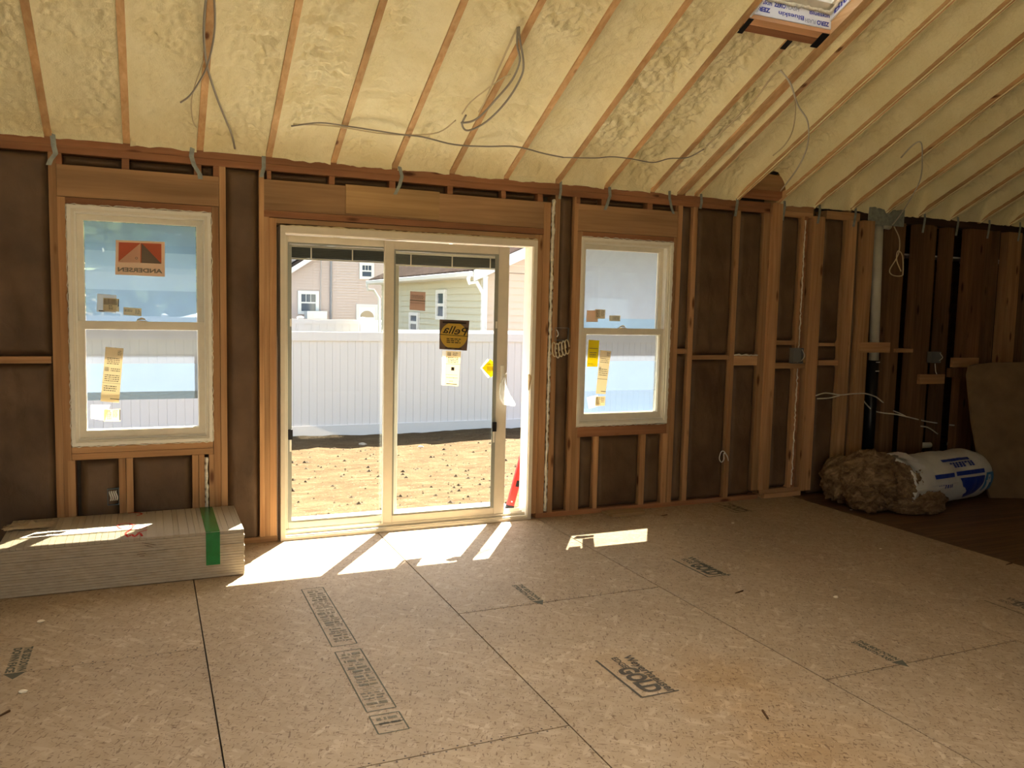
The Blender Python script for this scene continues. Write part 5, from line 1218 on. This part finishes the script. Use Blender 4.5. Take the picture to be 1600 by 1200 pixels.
for k, (a, b_) in enumerate([(866, 546), (871, 548), (876, 546), (881, 544), (886, 542)]):
    c = np.array(wp(a, b_, -.02)); pts = [c+np.array([.018*math.cos(t_), .02*math.sin(t_)*.6, .052*math.sin(t_)]) for t_ in np.linspace(0, 5.9, 9)]
    nm = ['first', 'second', 'third', 'fourth', 'fifth'][k]
    cable(nm+' coil from the door in the bundle of pale wire coils', pts, .005, CABLE if k % 2 else CABLEY, 'wire_coil', 'wire coils right of the door', 3)
# white tag on the jamb
o = MB().tube([wp(826, 585, -.006), wp(828, 590, -.012), wp(827, 597, -.008), wp(826, 610, -.006)], [.006, .014, .010, .003], 8).build('string_knot', plain('cream knot', (.65, .50, .30), .6), None, smooth=True, own=True); tag(o, 'cream knotted scrap stuck on the right door stud', 'scrap')
# ---- plastic bag hanging at the door edge
def pb(a, b_, y): return np.array(B(a, b_, 1, y))
ring = [((788, 590), 1.5), ((785, 600), 4), ((786, 612), 7), ((790, 622), 9), ((796, 631), 9), ((802, 634), 3)]
nk = 14; P = np.zeros((len(ring), nk+1, 3)); r2 = random.Random(8)
for i, ((a, b_), wpx) in enumerate(ring):
    c = pb(a, b_, -.02); rr_ = wpx/FPX*6.2
    for k in range(nk+1):
        t_ = 2*math.pi*(k % nk)/nk; q_ = rr_*(1+.35*math.sin(3*t_+i))
        P[i, k] = c+np.array([math.cos(t_)*q_, math.sin(t_)*q_*.35, math.sin(t_)*q_*.15])
pbag = thing('plastic_bag', 'small clear plastic bag hanging at the edge of the open door panel', 'bag', tuple(pb(792, 634, -.02)))
gridmesh(P, 'bag_body', BAGM, pbag)
MB().tube([tuple(pb(792, 583, .0)), tuple(pb(787, 588, -.01)), tuple(pb(786, 598, -.02))], .002, 5).build('bag_tie', BAGM, pbag)
# ---- red spirit level leaning outside
lv = thing('spirit_level', 'red box level standing on end outside the open door gap', 'level', tuple(B(794, 797, 1, .25)))
p0 = B(794.5, 799, 1, .26); p1 = B(824, 690, 1, .26); ax_ = (p1-p0)/np.linalg.norm(p1-p0); nn_ = np.array([ax_[2], 0, -ax_[0]])
def lvbox(s0, s1, w_, mat, name, y0=-.012, y1=.012, off=0):
    a = p0+ax_*s0+nn_*(off-w_/2); b_ = p0+ax_*s1+nn_*(off-w_/2); 
    vs = [a+[0, y0, 0], a+nn_*w_+[0, y0, 0], a+nn_*w_+[0, y1, 0], a+[0, y1, 0], b_+[0, y0, 0], b_+nn_*w_+[0, y0, 0], b_+nn_*w_+[0, y1, 0], b_+[0, y1, 0]]
    return MB().hexa(vs).build(name, mat, lv, bevel=.003)
RED = plain('red painted metal', (.50, .03, .025), .35, spec=.5)
lvbox(.04, .58, .06, RED, 'level_body'); lvbox(0, .05, .064, BLACKP, 'end_cap', -.014, .014); lvbox(.20, .25, .03, BLACKP, 'vial', -.014, .014, .01)
lvbox(.075, .085, .012, WHITEC, 'round_logo', -.0135, -.012)
# ---- scrap lumber and crumbs on the floor
a = B(945, 801, 2, .0); 
c_ = B(975, 803, 2, 0)
mb = MB(); x0_, x1_ = B(952, 806, 2, 0)[0], B(1006, 803, 2, 0)[0]; mb.hexa([(x0_, -.16, .001), (x1_, -.16, .001), (x1_+.04, -.03, .001), (x0_-.02, -.02, .001), (x0_, -.16, .022), (x1_, -.16, .022), (x1_+.04, -.03, .022), (x0_-.02, -.02, .022)])
tag(mb.build('wood_offcut', wood('offcut', 0, (.30, .20, .10), (.42, .29, .16), knots=False), None, own=True), 'flat wooden offcut on the floor below the right window', 'offcut')
CR = plain('foam crumb', (.75, .66, .50), .8)
for k, (px, py, r_, lb) in enumerate([(64, 972, .014, 'pale foam crumb on the floor before the board stack'), (36, 1082, .013, 'pale foam crumb near the left edge of the floor'), (1306, 934, .013, 'pale crumb on the right part of the floor'), (1145, 818, .010, 'white crumb on the floor in front of the tall post'), (162, 901, .007, 'tiny white crumb at the foot of the board stack'), (1376, 858, .008, 'small pale crumb beside the darker strip floor')]):
    p = B(px, py, 2, 0.0); tag(rock((p[0], p[1], .001), r_, 'foam_crumb', CR, 40+k, .5), lb, 'crumb', 'crumbs scattered on the floor')
CH = plain('dark wood chip', (.10, .05, .02), .8)
for k, (px, py, an, lb) in enumerate([(1156, 926, .2, 'thin dark wood splinter on the floor below the faded stamp'), (1578, 882, .1, 'dark chip at the edge of the strip floor'), (5, 1118, .8, 'dark splinter at the left edge of the floor'), (1197, 1118, 1.2, 'small dark chip on the stained floor sheet'), (1038, 806, .1, 'dark chip beside the wooden offcut')]):
    p = B(px, py, 2, 0.0); c, s = math.cos(an)*.03, math.sin(an)*.03; w_ = .005
    mb = MB().hexa([(p[0]-c, p[1]-s, .001), (p[0]+c, p[1]+s, .001), (p[0]+c-w_, p[1]+s+w_, .001), (p[0]-c-w_, p[1]-s+w_, .001), (p[0]-c, p[1]-s, .005), (p[0]+c, p[1]+s, .009), (p[0]+c-w_, p[1]+s+w_, .009), (p[0]-c-w_, p[1]-s+w_, .004)])
    tag(mb.build('wood_chip', CH, None, own=True), lb, 'chip', 'chips scattered on the floor')
# loose white fibre scraps at the batt pile
for k, (px, py, lb) in enumerate([(1330, 797, 'white paper fleck at the foot of the brown batts'), (1353, 799, 'second white fleck under the brown batts')]):
    p = B(px, py, 2, .0); tag(rock((p[0], p[1], .001), .012, 'paper_fleck', WHITEC, 70+k, .2), lb, 'scrap')
